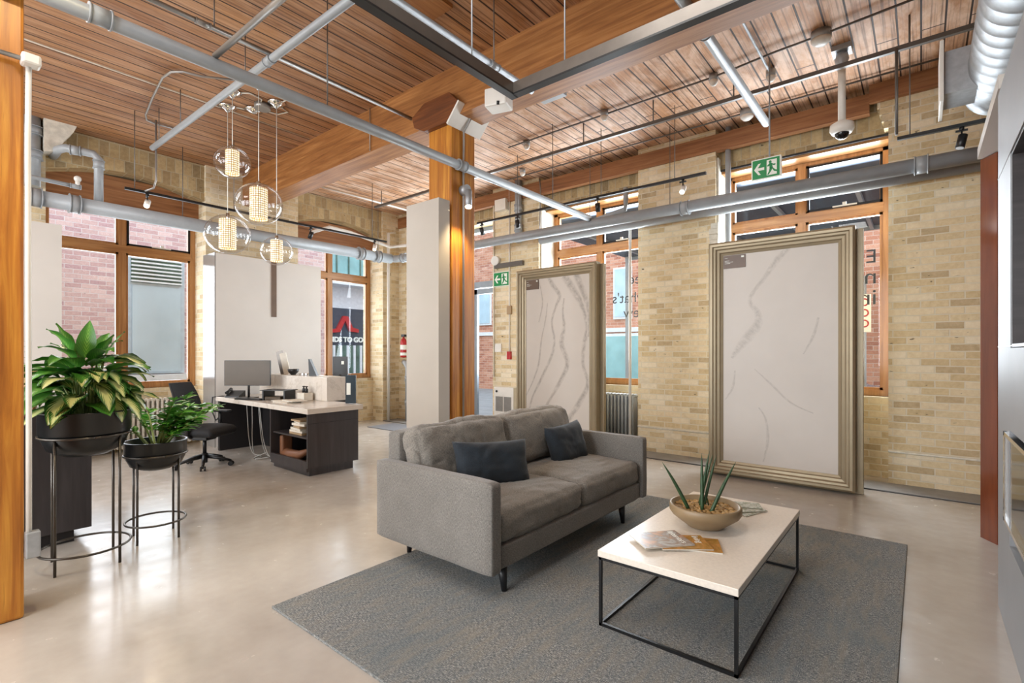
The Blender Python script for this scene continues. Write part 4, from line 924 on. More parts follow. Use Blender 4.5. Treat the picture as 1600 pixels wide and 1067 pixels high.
# ================================================================== pendant lights
def pendant(label, cx, cy, gz, r, px=None):
    g = thing('pendant_lamp', label, 'pendant lamp', (cx, cy, gz), 'glass globe pendants above the desk')
    MB().lathe([(0, ZC), (.1, ZC), (.1, ZC-.02), (.04, ZC-.045), (.012, ZC-.075), (0, ZC-.075)], (cx, cy, 0), 24).build('ceiling_rose', M['chrome'], g)
    MB().cyl((cx, cy, gz+r*.9), (cx, cy, ZC-.07), .0035, 6).build('cord', M['signwhite'], g)
    MB().cyl((cx, cy, gz+r*.62), (cx, cy, gz+r*1.02), .02, 12).build('lamp_holder', M['chrome'], g)
    s = MB(); s.sphere((0, 0, 0), r, 48, (1.05, 1.0, .93))
    for f in s.bm.faces: f.smooth = True
    xform(s, (cx, cy, gz), RY(.25) @ RX(.2)); s.build('glass_globe', M['globe'], g)
    c = MB(); h, q = r*.70, r*.37
    uv = c.bm.loops.layers.uv.verify(); n = 32; A = []; Bq = []
    for k in range(n+1):
        a = 2*PI*k/n
        if k < n: A.append(c.bm.verts.new(V(cx+q*math.cos(a), cy+q*math.sin(a), gz-h))); Bq.append(c.bm.verts.new(V(cx+q*math.cos(a), cy+q*math.sin(a), gz+h)))
    for k in range(n):
        f = c.bm.faces.new((A[k], A[(k+1) % n], Bq[(k+1) % n], Bq[k])); f.smooth = True
        for l, t in zip(f.loops, ((k, 0), (k+1, 0), (k+1, 1), (k, 1))): l[uv].uv = (t[0]*2*PI*q/n, t[1]*2*h)
    lab(c.build('beaded_shade', M['shade'], g, keepuv=True), 'glowing cylinder shade of little beads')
    MB().sphere((cx, cy, gz), r*.14, 12).build('bulb', M['bulb'], g)
pendant('upper glass globe, hanging highest of the pendants', -6.09, 2.42, 3.61, .192)
pendant('largest glass globe pendant in the middle of the cluster', -5.68, 2.53, 3.085, .245)
pendant('lower left glass globe pendant hanging over the office chair', -6.49, 2.525, 2.87, .25)
pendant('lowest right glass globe pendant, the smallest globe', -5.94, 2.855, 2.65, .18)
jb = thing('junction_box', 'round grey junction box amid the pendant ceiling roses', 'junction box', (-6.12, 2.77, ZC-.06))
MB().cyl((-6.12, 2.77, ZC), (-6.12, 2.77, ZC-.06), .09, 24).build('box_body', M['conduit'], jb)
xr = thing('ceiling_rose', 'spare chrome ceiling rose beside the junction box', 'ceiling rose', (-6.33, 2.76, ZC-.05))
MB().lathe([(0, ZC), (.1, ZC), (.1, ZC-.02), (.03, ZC-.045), (0, ZC-.06)], (-6.33, 2.76, 0), 24).build('rose_body', M['chrome'], xr)
for pts, lb in (([(-6.09, 2.42), (-5.95, 2.55), (-5.98, 2.7), (-6.1, 2.74)], 'pale cable from the junction box to the upper globe rose'), ([(-5.68, 2.53), (-5.6, 2.75), (-5.7, 2.9), (-5.9, 2.88)], 'pale cable looping from the middle globe rose'), ([(-6.49, 2.53), (-6.42, 2.6), (-6.38, 2.7)], 'pale cable from the lower left globe rose'), ([(-6.26, 2.80), (-6.2, 3.0), (-6.05, 3.05), (-6.0, 2.95), (-6.1, 2.82)], 'pale cable looping below the junction box')):
    tag(MB().tube([(x, y, ZC-.012) for x, y in pts], .008, 6).build('ceiling_cable', M['plaster']), lb, 'cable')

# ================================================================== pipes and conduits
def rod(parent, x, y, z0, z1=ZC, r=.005, mat='dkconduit'): MB().cyl((x, y, z0), (x, y, z1), r, 8).build('hanger_rod', M[mat], parent)
def pipe(name, label, cat, pts, r, mat, hangers=(), couplings=(), clamp=True):
    root = thing(name, label, cat, pts[0])
    MB().tube(pts, r, 16).build('pipe_run', M[mat], root)
    for (x, y, z) in hangers:
        rod(root, x, y, z+r)
    for (p, d) in couplings:
        p = Vector(p); d = Vector(d).normalized(); MB().cyl(p-d*.05, p+d*.05, r*1.18, 20).cyl(p-d*.055, p-d*.045, r*1.3, 20).cyl(p+d*.045, p+d*.055, r*1.3, 20).build('coupling', M[mat], root)
    return root
YD, XD = (0, 1, 0), (1, 0, 0)
p = pipe('sprinkler_pipe', 'long grey pipe running diagonally past the middle post', 'pipe', [(-3.72, -3, 3.42), (-3.72, 6.32, 3.38)], .045, 'pipe', [(-3.72, 2.2, 3.4), (-3.72, 5.4, 3.4)], [((-3.72, .75, 3.41), YD), ((-3.72, 3.73, 3.395), YD)])
p = pipe('sprinkler_pipe', 'thin grey pipe ending at the dark post bolster', 'pipe', [(-4.37, -3, 4.03), (-4.37, 3.6, 4.03)], .02, 'conduit', [(-4.37, 1.6, 4.03)], [((-4.37, 1.52, 4.03), YD)])
p = pipe('sprinkler_pipe', 'grey pipe crossing above the pendants toward the left window', 'pipe', [(-7.45, 2.02, 4.0), (-1.5, 2.1, 4.0)], .033, 'pipe', [(-7.2, 2.02, 4.0), (-4.9, 2.06, 4.0), (-6.5, 2.03, 4.0)], [((-4.42, 2.06, 4.0), XD)])
pipe('sprinkler_pipe', 'short thin pipe branching from the long grey pipe near the top left', 'pipe', [(-3.70, 1.36, 3.45), (-1.6, 1.40, 3.45)], .02, 'conduit', [(-2.9, 1.37, 3.45)], [])
pipe('sprinkler_pipe', 'bright steel pipe beside the black linear light', 'pipe', [(-2.72, -2, 3.80), (-2.72, 3.62, 3.80)], .026, 'galv', [(-2.72, 3.1, 3.8), (-2.72, 1.2, 3.8)], [((-2.72, 3.1, 3.8), YD)])
pipe('sprinkler_pipe', 'grey capped pipe running above the exit sign to the street wall', 'pipe', [(-1.33, 1.0, 3.98), (-1.33, 6.08, 3.98)], .042, 'pipe', [(-1.33, 4.2, 3.98)], [((-1.33, 4.02, 3.98), YD)])
pipe('conduit', 'slim bright conduit beside the capped pipe', 'conduit', [(-1.22, 1.0, 4.36), (-1.22, 5.72, 4.36)], .012, 'galv')
p = pipe('drain_pipe', 'large grey drain pipe along the window side wall', 'pipe', [(-8.3, 1.0, 3.32), (-8.3, 6.3, 3.33)], .095, 'pipe', [(-8.3, 2.62, 3.32), (-8.3, 6.0, 3.32)], [((-8.3, 1.06, 3.32), YD), ((-8.3, 1.42, 3.32), YD), ((-8.3, 5.6, 3.33), YD), ((-8.3, 5.98, 3.33), YD)])
pipe('drain_pipe', 'grey drain pipe running full length under the street wall lintels', 'pipe', [(-8.3, 6.28, 3.33), (-8.22, 6.38, 3.33), (-8.1, 6.4, 3.33), (.44, 6.4, 3.30)], .072, 'pipe', [(-3.75, 6.4, 3.3), (-2.55, 6.4, 3.3)], [((-8.0, 6.4, 3.33), XD), ((-2.35, 6.4, 3.3), XD), ((.0, 6.4, 3.3), XD)])
pipe('drain_pipe', 'darker grey pipe behind the drain pipe, close to the street wall', 'pipe', [(-4.9, 6.76, 3.30), (.6, 6.76, 3.30)], .065, 'pipe')
pipe('drain_pipe', 'short grey pipe above the drain pipe at the middle street window', 'pipe', [(-4.2, 6.86, 3.35), (-4.05, 6.7, 3.42), (-3.3, 6.62, 3.5), (-3.28, 6.6, 3.62), (-3.28, 6.6, 3.8)], .035, 'pipe')
pipe('drain_pipe', 'vertical grey pipe dropping in front of the middle street window', 'pipe', [(-3.33, 6.84, .012), (-3.33, 6.84, 3.28)], .02, 'white')
pipe('drain_pipe', 'grey pipe hooking down from the brick beside the left window', 'pipe', [(-8.85, 1.30, 4.03), (-8.6, 1.31, 4.05), (-8.45, 1.36, 4.05), (-8.4, 1.5, 4.04), (-8.36, 1.62, 4.03), (-8.34, 1.67, 3.97), (-8.34, 1.67, 3.36)], .05, 'pipe', (), [((-8.34, 1.67, 3.9), (0, 0, 1)), ((-8.42, 1.45, 4.04), (.3, 1, 0))])
pipe('drain_pipe', 'thick vertical grey stack in the far left corner', 'pipe', [(-8.72, 1.08, 3.55), (-8.72, 1.08, ZC)], .085, 'pipe', (), [((-8.72, 1.08, 3.95), (0, 0, 1)), ((-8.72, 1.08, 4.25), (0, 0, 1))])
vp = pipe('water_pipe', 'thin horizontal pipe with valve above the left drain pipe', 'pipe', [(-8.35, .7, 3.58), (-8.35, 1.42, 3.56)], .025, 'pipe', (), [((-8.35, 1.44, 3.56), YD)])
MB().sphere((-8.35, 1.46, 3.66), .04, 12).cyl((-8.35, 1.46, 3.56), (-8.35, 1.46, 3.66), .025).build('valve_body', M['white'], vp)
tag(MB().prism([(1.18, 4.42), (1.5, 4.42), (1.47, 4.34), (1.38, 4.2), (1.30, 4.03), (1.18, 4.0)], 'x', -8.86, -8.62).build('corbel', M['plaster']), 'rough plastered corbel under the ceiling in the left corner', 'corbel')
pipe('drain_pipe', 'slim white pipe running up the corner behind the tall grey slab', 'pipe', [(-8.70, 6.55, .0), (-8.70, 6.55, 3.95), (-8.70, 6.72, 4.0)], .03, 'white')
pipe('water_pipe', 'grey pipe stepping along the top of the right side window', 'pipe', [(-8.6, 4.75, 3.62), (-8.55, 5.1, 3.78), (-8.5, 5.5, 3.75), (-8.5, 6.45, 3.62), (-8.2, 6.6, 3.64), (-7.4, 6.6, 3.64)], .03, 'white', [(-8.5, 6.0, 3.68)])
pipe('drain_pipe', 'thick grey stack low in the corner under the extinguisher', 'pipe', [(-8.30, 6.74, .0), (-8.30, 6.74, 1.12), (-8.38, 6.74, 1.22), (-8.5, 6.8, 1.24)], .055, 'pipe', (), [((-8.30, 6.74, .9), (0, 0, 1)), ((-8.30, 6.74, .4), (0, 0, 1))])
pipe('drain_pipe', 'grey downpipe on the brick pier left of the swirled slab', 'pipe', [(-5.42, 6.82, 3.35), (-5.42, 6.82, ZC)], .06, 'pipe', (), [((-5.42, 6.82, 3.95), (0, 0, 1)), ((-5.42, 6.82, 3.6), (0, 0, 1))])
pipe('drain_pipe', 'vertical grey pipe beside the ragged plaster of the right window', 'pipe', [(-1.98, 6.95, 2.9), (-1.98, 6.95, ZC)], .035, 'pipe')
# ceiling conduits
def conduit(label, pts, r=.011, mat='dkconduit'): return tag(MB().tube(pts, r, 8).build('conduit', M[mat]), label, 'conduit')
conduit('ceiling conduit nearest the big beam on the street side', [(-4.6, 5.56, 4.39), (-1.75, 5.52, 4.39), (-1.55, 5.48, 4.38), (-1.1, 5.42, 4.38), (-.7, 5.4, 4.38), (.3, 5.3, 4.38)])
conduit('ceiling conduit closest to the street wall', [(-5.8, 6.6, 4.39), (-2.2, 6.6, 4.39), (.5, 6.6, 4.39)])
conduit('bright conduit on the boards of the far left ceiling bay', [(-8.06, 4.5, 4.32), (-8.06, 6.6, 4.32)], .02, 'white')
tb = thing('strut_channel', 'dark grey suspended bar crossing below the ceiling boards', 'bar', (-1.5, 5.64, 4.13))
B('channel', M['dkconduit'], tb, -7.9, .5, 5.62, 5.66, 4.13, 4.17)
for x in (-7.7, -6.0, -3.4, -2.45, -1.55, -.08): rod(tb, x, 5.64, 4.17, r=.008)
rod(tb, -.17, 5.62, 3.38, 4.15, .012)
conduit('pale conduit line on the ceiling boards left of the beam', [(-6.55, -1, 4.40), (-6.55, 3.6, 4.40)], .008, 'plaster')
conduit('bent conduit loop on the ceiling beside the pendants', [(-5.72, 2.35, 4.39), (-5.95, 2.05, 4.39), (-6.0, 1.9, 4.39), (-6.1, 1.82, 4.39), (-6.3, 1.80, 4.39), (-6.9, 1.87, 4.39), (-7.45, 1.95, 4.39), (-7.6, 2.0, 4.39), (-7.65, 2.1, 4.39), (-7.62, 2.3, 4.39)], .012, 'conduit')
conduit('thin conduit hanging down in a hook near the left window', [(-7.42, 2.05, 4.35), (-7.42, 2.05, 3.6), (-7.44, 2.03, 3.5), (-7.48, 1.95, 3.45)], .012, 'conduit')
conduit('thin cable rising behind the big beam end', [(-5.2, 3.64, ZC), (-5.2, 3.64, 3.9)], .006, 'conduit')
conduit('conduit running down the right face of the middle post', [(-3.55, 3.80, 4.15), (-3.62, 3.80, 3.98), (-3.76, 3.80, 3.78), (-3.765, 3.80, 3.4), (-3.765, 3.80, .1)], .011, 'conduit')
conduit('white cable running down the left-edge post', [(-3.77, .455, 3.05), (-3.76, .45, 2.6), (-3.77, .455, 1.0), (-3.77, .455, .45)], .013, 'white')
ob = thing('outlet_box', 'metal outlet box low on the left-edge post', 'outlet', (-3.77, .44, .35))
MB().box(-3.80, -3.74, .44, .50, .33, .47, bev=.006).build('box_body', M['galv'], ob)
lc = thing('conduit', 'conduit crossing the left-edge post with a white elbow', 'conduit', (-3.7, .3, 3.0))
MB().tube([(-3.75, -.2, 3.02), (-3.75, .44, 3.03)], .013, 8).build('conduit_run', M['conduit'], lc)
MB().box(-3.79, -3.71, .42, .50, 3.0, 3.06, bev=.012).build('elbow_box', M['white'], lc)
# sensors and boxes on the ceiling conduits
def sensor(label, x, y, z=ZC, r=.055): 
    s = thing('smoke_sensor', label, 'sensor', (x, y, z-.1)); MB().cyl((x, y, z-.07), (x, y, z), r*.85, 20).build('sensor_base', M['galv'], s)
    MB().lathe([(0, z-.125), (r*.45, z-.12), (r*.8, z-.09), (r*.85, z-.07), (0, z-.07)], (x, y, 0), 20).build('sensor_face', M['white'], s)
sensor('round white ceiling sensor midway between beam and street wall', -3.02, 5.5)
sensor('ceiling sensor box above the suspended bar near the capped pipe', -1.72, 5.52)
sensor('chrome ceiling rosette above the camera pole', -.72, 5.42, ZC, .1)
sensor('small ceiling sensor at the end of the bright conduit', -1.22, 5.78, 4.40)
sensor('greenish ceiling box above the ragged plaster of the right window', -1.66, 6.6, ZC, .09)
sensor('ceiling sensor over the brick pier behind the middle post', -5.0, 6.4)
sensor('small ceiling sensor behind the middle post', -4.3, 5.6)
# security camera on its pole
cc = thing('security_camera', 'white dome security camera hanging on a pole', 'camera', (-.6, 5.83, 3.6))
MB().box(-.68, -.52, 5.75, 5.91, 4.37, 4.42).lathe([(.033, 4.37), (.05, 4.36), (.06, 4.30), (.035, 4.24)], (-.6, 5.83, 0), 20).build('mount_plate', M['galv'], cc)
MB().cyl((-.6, 5.83, 3.68), (-.6, 5.83, 4.37), .033, 20).build('pole', M['white'], cc)
MB().lathe([(0, 3.70), (.045, 3.70), (.10, 3.67), (.105, 3.62), (.085, 3.585), (.07, 3.58), (0, 3.59)], (-.6, 5.83, 0), 28).build('camera_housing', M['white'], cc)
MB().sphere((-.6, 5.83, 3.585), .062, 20).build('dome_lens', M['tvblack'], cc)
# exit signs
def exit_sign(label, x0, y, z0, w, h, th, hang):
    s = thing('exit_sign', label, 'exit sign', (x0+w/2, y+th/2, z0), 'green running man signs')
    MB().box(x0, x0+w, y, y+th, z0, z0+h, bev=.004).build('sign_body', M['signwhite'], s)
    g = B('green_face', M['green'], s, x0+.012, x0+w-.012, y-.002, y+.001, z0+.012, z0+h-.012)
    P = lambda u, v: (x0+.012+u*(w-.024), z0+.012+v*(h-.024))
    m = MB(); m.prism([P(.06, .5), P(.22, .80), P(.31, .80), P(.2, .57), P(.44, .57), P(.44, .43), P(.2, .43), P(.31, .2), P(.22, .2)], 'y', y-.004, y-.001)
    m.prism([P(.53, .1), P(.9, .1), P(.9, .9), P(.53, .9)], 'y', y-.004, y-.001); m.build('arrow_and_door', M['signwhite'], s)
    m = MB(); q = y-.0055; e = y-.0045
    c = P(.66, .79); m.prism([(c[0]+.05*w*math.cos(a*PI/6), c[1]+.05*w*math.sin(a*PI/6)) for a in range(12)], 'y', q, e)
    for poly in ([(.62, .72), (.72, .72), (.76, .45), (.64, .42)], [(.64, .47), (.75, .47), (.70, .30), (.60, .12), (.55, .12), (.62, .32)], [(.70, .48), (.76, .46), (.84, .34), (.92, .30), (.90, .22), (.80, .26)], [(.63, .70), (.66, .62), (.58, .55), (.54, .6)], [(.70, .70), (.72, .63), (.80, .56), (.86, .60), (.84, .66), (.80, .64)]):
        m.prism([P(*a) for a in poly], 'y', q, e)
    m.build('running_figure', M['green'], s)
    if hang: rod(s, x0+w*.6, y+th/2, z0+h, ZC, .008, 'pipe')
exit_sign('green exit sign hanging before the right street window', -1.36, 5.58, 3.21, .275, .215, .05, True)
exit_sign('green exit sign fixed on the brick pier by the door', -6.03, 6.86, 2.63, .37, .26, .04, None)
# track lights
def track(label, p0, p1, heads, hang, z):
    t = thing('track_light', label, 'track light', ((p0[0]+p1[0])/2, (p0[1]+p1[1])/2, z))
    ax = p0[0] != p1[0]
    if ax: B('track_rail', M['black'], t, min(p0[0], p1[0]), max(p0[0], p1[0]), p0[1]-.017, p0[1]+.017, z-.012, z+.018)
    else: B('track_rail', M['black'], t, p0[0]-.017, p0[0]+.017, min(p0[1], p1[1]), max(p0[1], p1[1]), z-.012, z+.018)
    for (x, y) in hang: rod(t, x, y, z)
    for (x, y, aim, lit) in heads:
        d = (Vector(aim)-V(x, y, z-.12)).normalized(); c = V(x, y, z-.13)
        h = MB().cyl(c-d*.05, c+d*.065, .033, 18).build('spot_head', M['black'] if not lit else M['white'], t)
        MB().cyl((x, y, z-.012), (x, y, z-.045), .018, 10).cyl((x, y, z-.04), (x, y, z-.13), .007, 8).box(x-.04, x+.04, y-.01, y+.01, z-.05, z-.035).build('spot_bracket', M['black'], h)
        MB().cyl(c+d*.064, c+d*.067, .027, 18).build('lamp_face', M['warm'] if lit else M['galv'], h)
        if lit: spot(c+d*.08, aim, lit, 75, (1, .78, .5))
    return t
track('long black track before the middle street window with four spots', (-5.55, 5.92), (-1.93, 5.92), [(-5.45, 5.92, (-5.6, 6.9, 1.2), 0), (-4.72, 5.92, (-4.6, 6.4, 1.2), 0), (-3.35, 5.92, (-3.6, 6.9, .5), 0), (-2.2, 5.92, (-1.9, 3.4, .8), 60)], [(-4.72, 5.92), (-2.3, 5.92), (-3.3, 5.92)], 3.52)
track('black track along the side wall with three spots', (-7.5, 1.75), (-7.5, 5.6), [(-7.5, 1.98, (-5.8, 1.2, 1.5), 45), (-7.5, 4.15, (-8.4, 3.8, 1.2), 0), (-7.5, 5.35, (-6.4, 4.2, .9), 45)], [(-7.5, 1.85), (-7.5, 3.0), (-7.5, 5.3)], 3.44)
track('short black track beneath the silver duct with one spot', (-.17, 5.8), (.9, 5.8), [(.27, 5.8, (-.4, 5.2, 0), 0)], [(-.08, 5.8), (.7, 5.8)], 3.4)
# spot fixed on the middle post
ps = thing('wall_spot', 'lit spotlight fixed on the right side of the middle post', 'spotlight', (-3.62, 3.75, 3.0))
MB().cyl((-3.78, 3.80, 3.16), (-3.70, 3.80, 3.16), .055, 20).build('junction_box', M['galv'], ps)
MB().cyl((-3.66, 3.77, 3.13), (-3.62, 3.73, 2.95), .036, 18).cyl((-3.72, 3.80, 3.16), (-3.65, 3.77, 3.08), .012, 8).build('spot_head', M['galv'], ps)
MB().cyl((-3.622, 3.732, 2.96), (-3.618, 3.728, 2.945), .034, 18).build('lamp_face', M['warm'], ps)
spot((-3.615, 3.72, 2.93), (-3.80, 3.80, .8), 34, 80, (1, .72, .38))
spot((-3.60, 3.66, 2.93), (-3.76, 3.66, 1.2), 25, 80, (1, .74, .4))
spot((-2.6, .5, 3.9), (-3.8, .3, 2.0), 130, 80, (1, .8, .45))  # unseen warm spot added to brighten the left-edge post
# black linear light: one rectangle of profiles hung on steel cables
ll = thing('linear_light', 'black rectangular linear light hanging over the sitting area', 'ceiling light', (-1.0, 1.6, 3.2))
x0, x1, y0, y1, z = -2.20, -.1, .2, 2.70, 3.2
for q in ((x0, x0+.05, y0, y1), (x1-.05, x1, y0, y1), (x0+.05, x1-.05, y0, y0+.05), (x0+.05, x1-.05, y1-.05, y1)):
    pr_ = B('profile', M['bronze'], ll, q[0], q[1], q[2], q[3], z+.012, z+.085)
    B('black_underside', M['black'], pr_, q[0]-.003, q[1]+.003, q[2]-.003, q[3]+.003, z, z+.012)
for x, y in ((-2.175, 2.27), (-2.175, .6), (-1.75, 2.675), (-.3, 2.675), (-.3, .25)): MB().cyl((x, y, z+.085), (x, y, ZC), .005, 8).build('suspension_cable', M['galv'], ll)
# boxes at the beam
eb = thing('emergency_light', 'white plastic box with a small lens under the beam', 'box', (-3.1, 3.6, 3.75))
m = MB().box(-.11, .11, -.09, .09, -.085, .085, bev=.015); xform(m, (-3.08, 3.58, 3.82), RZ(.3)); m.build('box_shell', M['white'], eb)
MB().cyl((-3.02, 3.5, 3.765), (-3.03, 3.51, 3.735), .014, 12).build('lens', M['black'], eb)
gb = tag(MB().box(-3.25, -2.95, 4.30, 4.55, 4.20, ZC, bev=.004).build('junction_box', M['pipe']), 'grey metal junction box on the ceiling beside the beam', 'junction box')
# spiral duct with its side outlet
du = thing('air_duct', 'silver spiral air duct under the ceiling at the right', 'duct', (.5, 3, 3.66))
m = MB(); n = 40; R_ = .225
y = .3; prof = []
while y < 5.75:
    prof += [(R_, y), (R_, y+.006), (R_, y+.134), (R_+.005, y+.141), (R_, y+.148)]; y += .15
rings = [[m.bm.verts.new(V(.51+r_*math.cos(2*PI*k/n), yy, 3.67+r_*math.sin(2*PI*k/n))) for k in range(n)] for r_, yy in prof]
for a, b_ in zip(rings, rings[1:]):
    for k in range(n): f = m.bm.faces.new((a[k], a[(k+1) % n], b_[(k+1) % n], b_[k])); f.smooth = True
m.bm.faces.new(rings[0]); m.bm.faces.new(rings[-1]); m.build('spiral_tube', M['galv'], du, grain='y')
MB().box(.14, .36, 5.32, 5.66, 3.52, 3.86).build('side_box', M['galv'], du)
MB().box(.115, .14, 5.25, 5.73, 3.45, 3.93, bev=.004).build('diffuser_plate', M['white'], du)
# ================================================================== fittings on the walls
tag(MB().box(-5.71, -5.63, 6.85, 6.9, 1.32, 1.46, bev=.006).build('fire_alarm', M['red']), 'small red fire alarm pull on the brick pier', 'alarm')
tag(MB().box(-6.01, -5.86, 6.87, 6.9, 1.45, 1.60, bev=.008).build('thermostat', M['white']), 'white thermostat on the brick pier by the door', 'thermostat')
conduit('white conduit running down to the red fire alarm', [(-5.67, 6.88, ZC), (-5.67, 6.88, 1.46)], .012, 'white')
conduit('pale conduit beside the door edge', [(-6.04, 6.885, 4.3), (-6.04, 6.885, 1.0)], .012, 'plaster')
conduit('conduit curving over the brick pier from the ceiling', [(-5.0, 6.87, ZC-.05), (-4.98, 6.87, 4.2), (-5.0, 6.87, 3.6), (-5.0, 6.87, 3.4)], .012, 'conduit')
tag(MB().box(-5.72, -5.62, 6.86, 6.9, 2.12, 2.27, bev=.006).build('switch_box', M['kraft']), 'orange-white box on the conduit above the fire alarm', 'box')
tag(MB().cyl((-5.97, 6.82, 3.1), (-5.97, 6.9, 3.1), .085, 24).build('wall_vent', M['white']), 'round white fitting above the exit sign on the pier', 'fitting')
tag(MB().box(-5.95, -5.70, 6.80, 6.9, 3.98, 4.18, bev=.004).build('alarm_box', M['white']), 'white box high on the brick pier by the post', 'box')
tag(MB().box(-6.0, -5.35, 6.84, 6.9, 2.96, 3.04).build('steel_shelf', M['dkconduit']), 'dark steel bracket plate on the brick pier below the pipe', 'bracket')
ht = thing('wall_heater', 'white wall heater with two grilles on the brick pier', 'heater', (-5.72, 6.85, .4))
MB().box(-5.95, -5.50, 6.78, 6.9, .3, .83, bev=.006).build('heater_body', M['white'], ht)
MB().box(-5.90, -5.74, 6.77, 6.785, .40, .66).box(-5.71, -5.55, 6.77, 6.785, .40, .66).build('grille', M['conduit'], ht)
MB().cyl((-5.88, 6.765, .75), (-5.88, 6.79, .75), .02, 12).build('dial', M['black'], ht)
fe = thing('fire_extinguisher', 'red fire extinguisher hanging in the corner behind the slab', 'fire extinguisher', (-8.45, 6.72, 1.3))
MB().lathe([(0, 1.33), (.065, 1.34), (.07, 1.37), (.07, 1.66), (.05, 1.72), (.02, 1.74), (.02, 1.77), (0, 1.77)], (-8.44, 6.74, 0), 20).build('cylinder', M['red'], fe)
MB().box(-8.48, -8.38, 6.70, 6.78, 1.77, 1.82, bev=.006).build('trigger_handle', M['black'], fe)
MB().lathe([(.0715, 1.5), (.0715, 1.6)], (-8.44, 6.74, 0), 20).lathe([(.0715, 1.38), (.0715, 1.44)], (-8.44, 6.74, 0), 20).build('label_band', M['signwhite'], fe)
def radiator(label, axis, a0, n, pos, z0, z1, th=.14):
    r = thing('radiator', label, 'radiator', (a0, pos, 0) if axis == 'x' else (pos, a0, 0), 'column radiators below the windows')
    for k in range(n):
        m = MB(); a = a0+.06*k
        for q in (-th/2+.02, 0, th/2-.02):
            P = (lambda z: (a, pos+q, z)) if axis == 'x' else (lambda z: (pos+q, a, z))
            m.tube([P(z0+.03), P(z1-.03)], .018, 8)
        for z in (z0+.03, z1-.03):
            P = (lambda q: (a, pos+q, z)) if axis == 'x' else (lambda q: (pos+q, a, z))
            m.tube([P(-th/2+.01), P(th/2-.01)], .027, 8)
        m.build('radiator_column', M['canvas' if axis == 'x' else 'plaster'], r)
radiator('silver grey column radiator under the middle street window', 'x', -4.85, 26, 7.04, .1, .82)
radiator('pale column radiator under the left side window', 'y', 1.35, 28, -8.98, .04, .76)
tag(MB().box(-8.3, -7.2, 5.75, 6.38, 0, .01).build('door_mat', M['matgrey']), 'dark grey mat on the floor in front of the corner', 'mat')

# ================================================================== the street outside
struct(B('ground', M['asphalt'], None, -60, 30, -20, 60, -.4, -.13))
b = thing('street_building', 'pink brick building close outside the left side window', 'building', (-13, 2, -.13))
MB().box(-14, -12, -6, 7.05, -.13, 9).build('brick_wall', M['brick_pink'], b)
v = MB().box(-12.02, -11.93, 2.82, 3.80, 1.02, 3.42).build('panel_surround', M['louvre'], b)
B('frosted_pane', M['frost'], v, -11.94, -11.91, 2.90, 3.72, 1.06, 2.76)
m = MB()
for k in range(7): m.box(-11.93, -11.87, 2.88, 3.74, 2.83+.075*k, 2.86+.075*k)
m.build('louvre_slats', M['whitewall'], v); B('louvre_gap', M['darkglass'], v, -11.935, -11.925, 2.88, 3.74, 2.82, 3.36)
B('white_sill', M['whitewall'], b, -12.0, -11.8, 2.6, 4.0, .76, 1.0)
b = thing('street_building', 'distant glass apartment block with storefront seen by the side window', 'building', (-21, 12, -.13))
MB().box(-26, -20, 7.5, 15.9, -.13, 18).build('white_facade', M['whitewall'], b)
for k, z in enumerate((4.7, 7.4, 10.1, 12.8)):
    MB().box(-20.05, -19.95, 8, 15.8, z, z+2.2).build('glass_band', M['teal'], b)
    m = MB()
    for j in range(26): m.box(-19.97, -19.90, 8+.6*j, 8.06+.6*j, z, z+2.2)
    m.build('mullions', M['darkglass'], b)
    MB().box(-20, -19.2, 8, 15.8, z-.35, z-.1).build('balcony_slab', M['whitewall'], b)
B('sign_band', M['canopy'], b, -20.04, -19.98, 8, 15.8, 1.75, 3.4)
B('storefront_glass', M['darkglass'], b, -20.05, -19.95, 8, 15.8, .2, 1.75)
m = MB(); 
for j in range(16): m.box(-19.95, -19.88, 10+.34*j, 10.1+.34*j, .2, 1.75)
m.build('blinds', M['whitewall'], b)
MB().prism([(11.55, 2.38), (12.2, 2.48), (12.52, 3.05), (12.75, 3.05), (13.0, 2.55), (13.3, 2.48), (13.3, 2.33), (12.85, 2.38), (12.62, 2.85), (12.35, 2.33), (11.55, 2.25)], 'x', -19.98, -19.85).build('roof_emblem', M['red'], b)
textobj('sign_letters', 'BLINDS TO GO', .31, M['signwhite'], b, (-19.93, 11.45, 1.9), (PI/2, 0, PI/2), depth=.03, weight=.012)
b = thing('street_building', 'red brick building across the street behind the middle window', 'building', (-9, 17, -.13))
MB().box(-19.1, -4.6, 16, 22, -.13, 7.2).build('brick_wall', M['brick_red'], b)
for x in (-17, -14.8, -12.6, -10.4, -8.35, -6.2):
    f = B('window', M['whitewall'], b, x-.05, x+.65, 15.93, 16.05, 2.6, 4.4); B('pane', M['skyglass'], f, x+.02, x+.58, 15.9, 15.94, 2.68, 4.34)
for x in (-12.2, -8.9):
    f = B('storefront', M['whitewall'], b, x-.1, x+1.9, 15.9, 16.05, .2, 2.1); B('pane', M['teal'], f, x, x+1.8, 15.87, 15.91, .3, 2.0)
B('stone_band', M['whitewall'], b, -19.1, -4.6, 15.9, 16.0, 2.15, 2.3)
b = thing('street_building', 'orange brick building beyond the right street window', 'building', (0, 14, -.13))
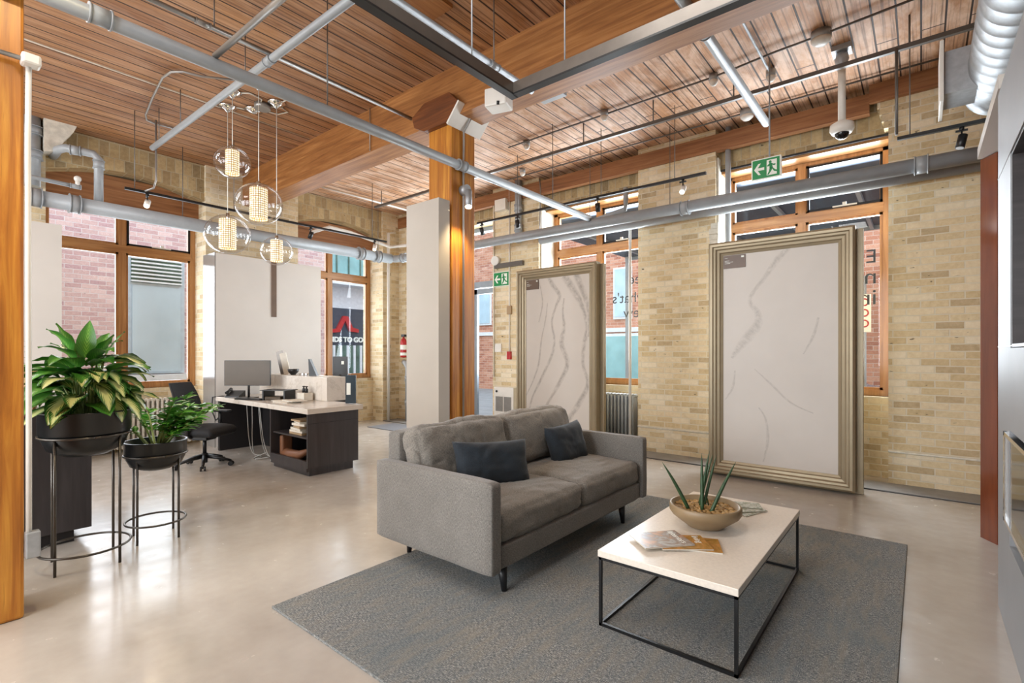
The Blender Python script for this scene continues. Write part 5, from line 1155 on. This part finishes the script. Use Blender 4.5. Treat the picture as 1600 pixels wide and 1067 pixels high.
MB().box(-1.02, 6, 14, 20, -.13, 6).build('brick_wall', M['brick_red'], b)
b = thing('street_building', 'pale blue-grey building between the brick ones', 'building', (-3, 20, -.13))
MB().box(-4.6, -1.02, 19, 24, -.13, 12).build('facade', M['skyglass'], b)
cn = thing('street_canopy', 'dark slate canopy over the street windows', 'canopy', (-2.5, 9.5, 4))
MB().box(-6.2, 2, 7.55, 12.5, 4.0, 4.1).build('soffit', M['canopy'], cn)
for x in (-5.6, -4.4, -3.2, -2.0, -.8, .4): B('steel_strut', M['pipe'], cn, x, x+.06, 8.6, 12.5, 3.93, 4.0)
for y in (9.2, 11.2, 12.44): B('steel_rail', M['pipe'], cn, -6.2, 2, y, y+.06, 3.92, 4.0)
for x in (-6.1, 1.9): B('canopy_post', M['pipe'], cn, x-.05, x+.05, 12.35, 12.45, -.13, 4.0)
ps_ = thing('parking_sign', 'white parking sign with red rings seen through the right window', 'sign', (-.58, 9.2, 1.4))
B('sign_plate', M['signwhite'], ps_, -.75, -.58, 9.2, 9.21, 1.75, 2.32)
m = MB()
for z in (2.2, 2.04, 1.88): m.tube(arc((-.665, 9.195, z), .05, 0, 2*PI, 24, (1, 0, 0), (0, 0, 1)), .011, 6)
m.build('red_rings', M['red'], ps_); MB().cyl((-.665, 9.24, -.13), (-.665, 9.24, 2.6), .025, 10).build('sign_post', M['pipe'], ps_)
car = thing('parked_car', 'blue-grey parked car seen low through the right window', 'car', (-2.3, 10.6, -.13))
MB().prism([(-3.9, .1), (-3.9, .5), (-3.7, .68), (-2.9, .78), (-2.3, 1.18), (-1.2, 1.2), (-.75, .85), (-.25, .78), (-.15, .5), (-.15, .1)], 'y', 9.8, 11.4).build('car_body', M['car'], car)
MB().prism([(-2.75, .8), (-2.28, 1.12), (-1.22, 1.14), (-.9, .82)], 'y', 9.78, 11.42).build('car_windows', M['darkglass'], car)
for x in (-3.2, -.85):
    for y in (9.8, 11.2): MB().cyl((x, y, .17), (x, y+.2, .17), .3, 24).build('wheel', M['black'], car)
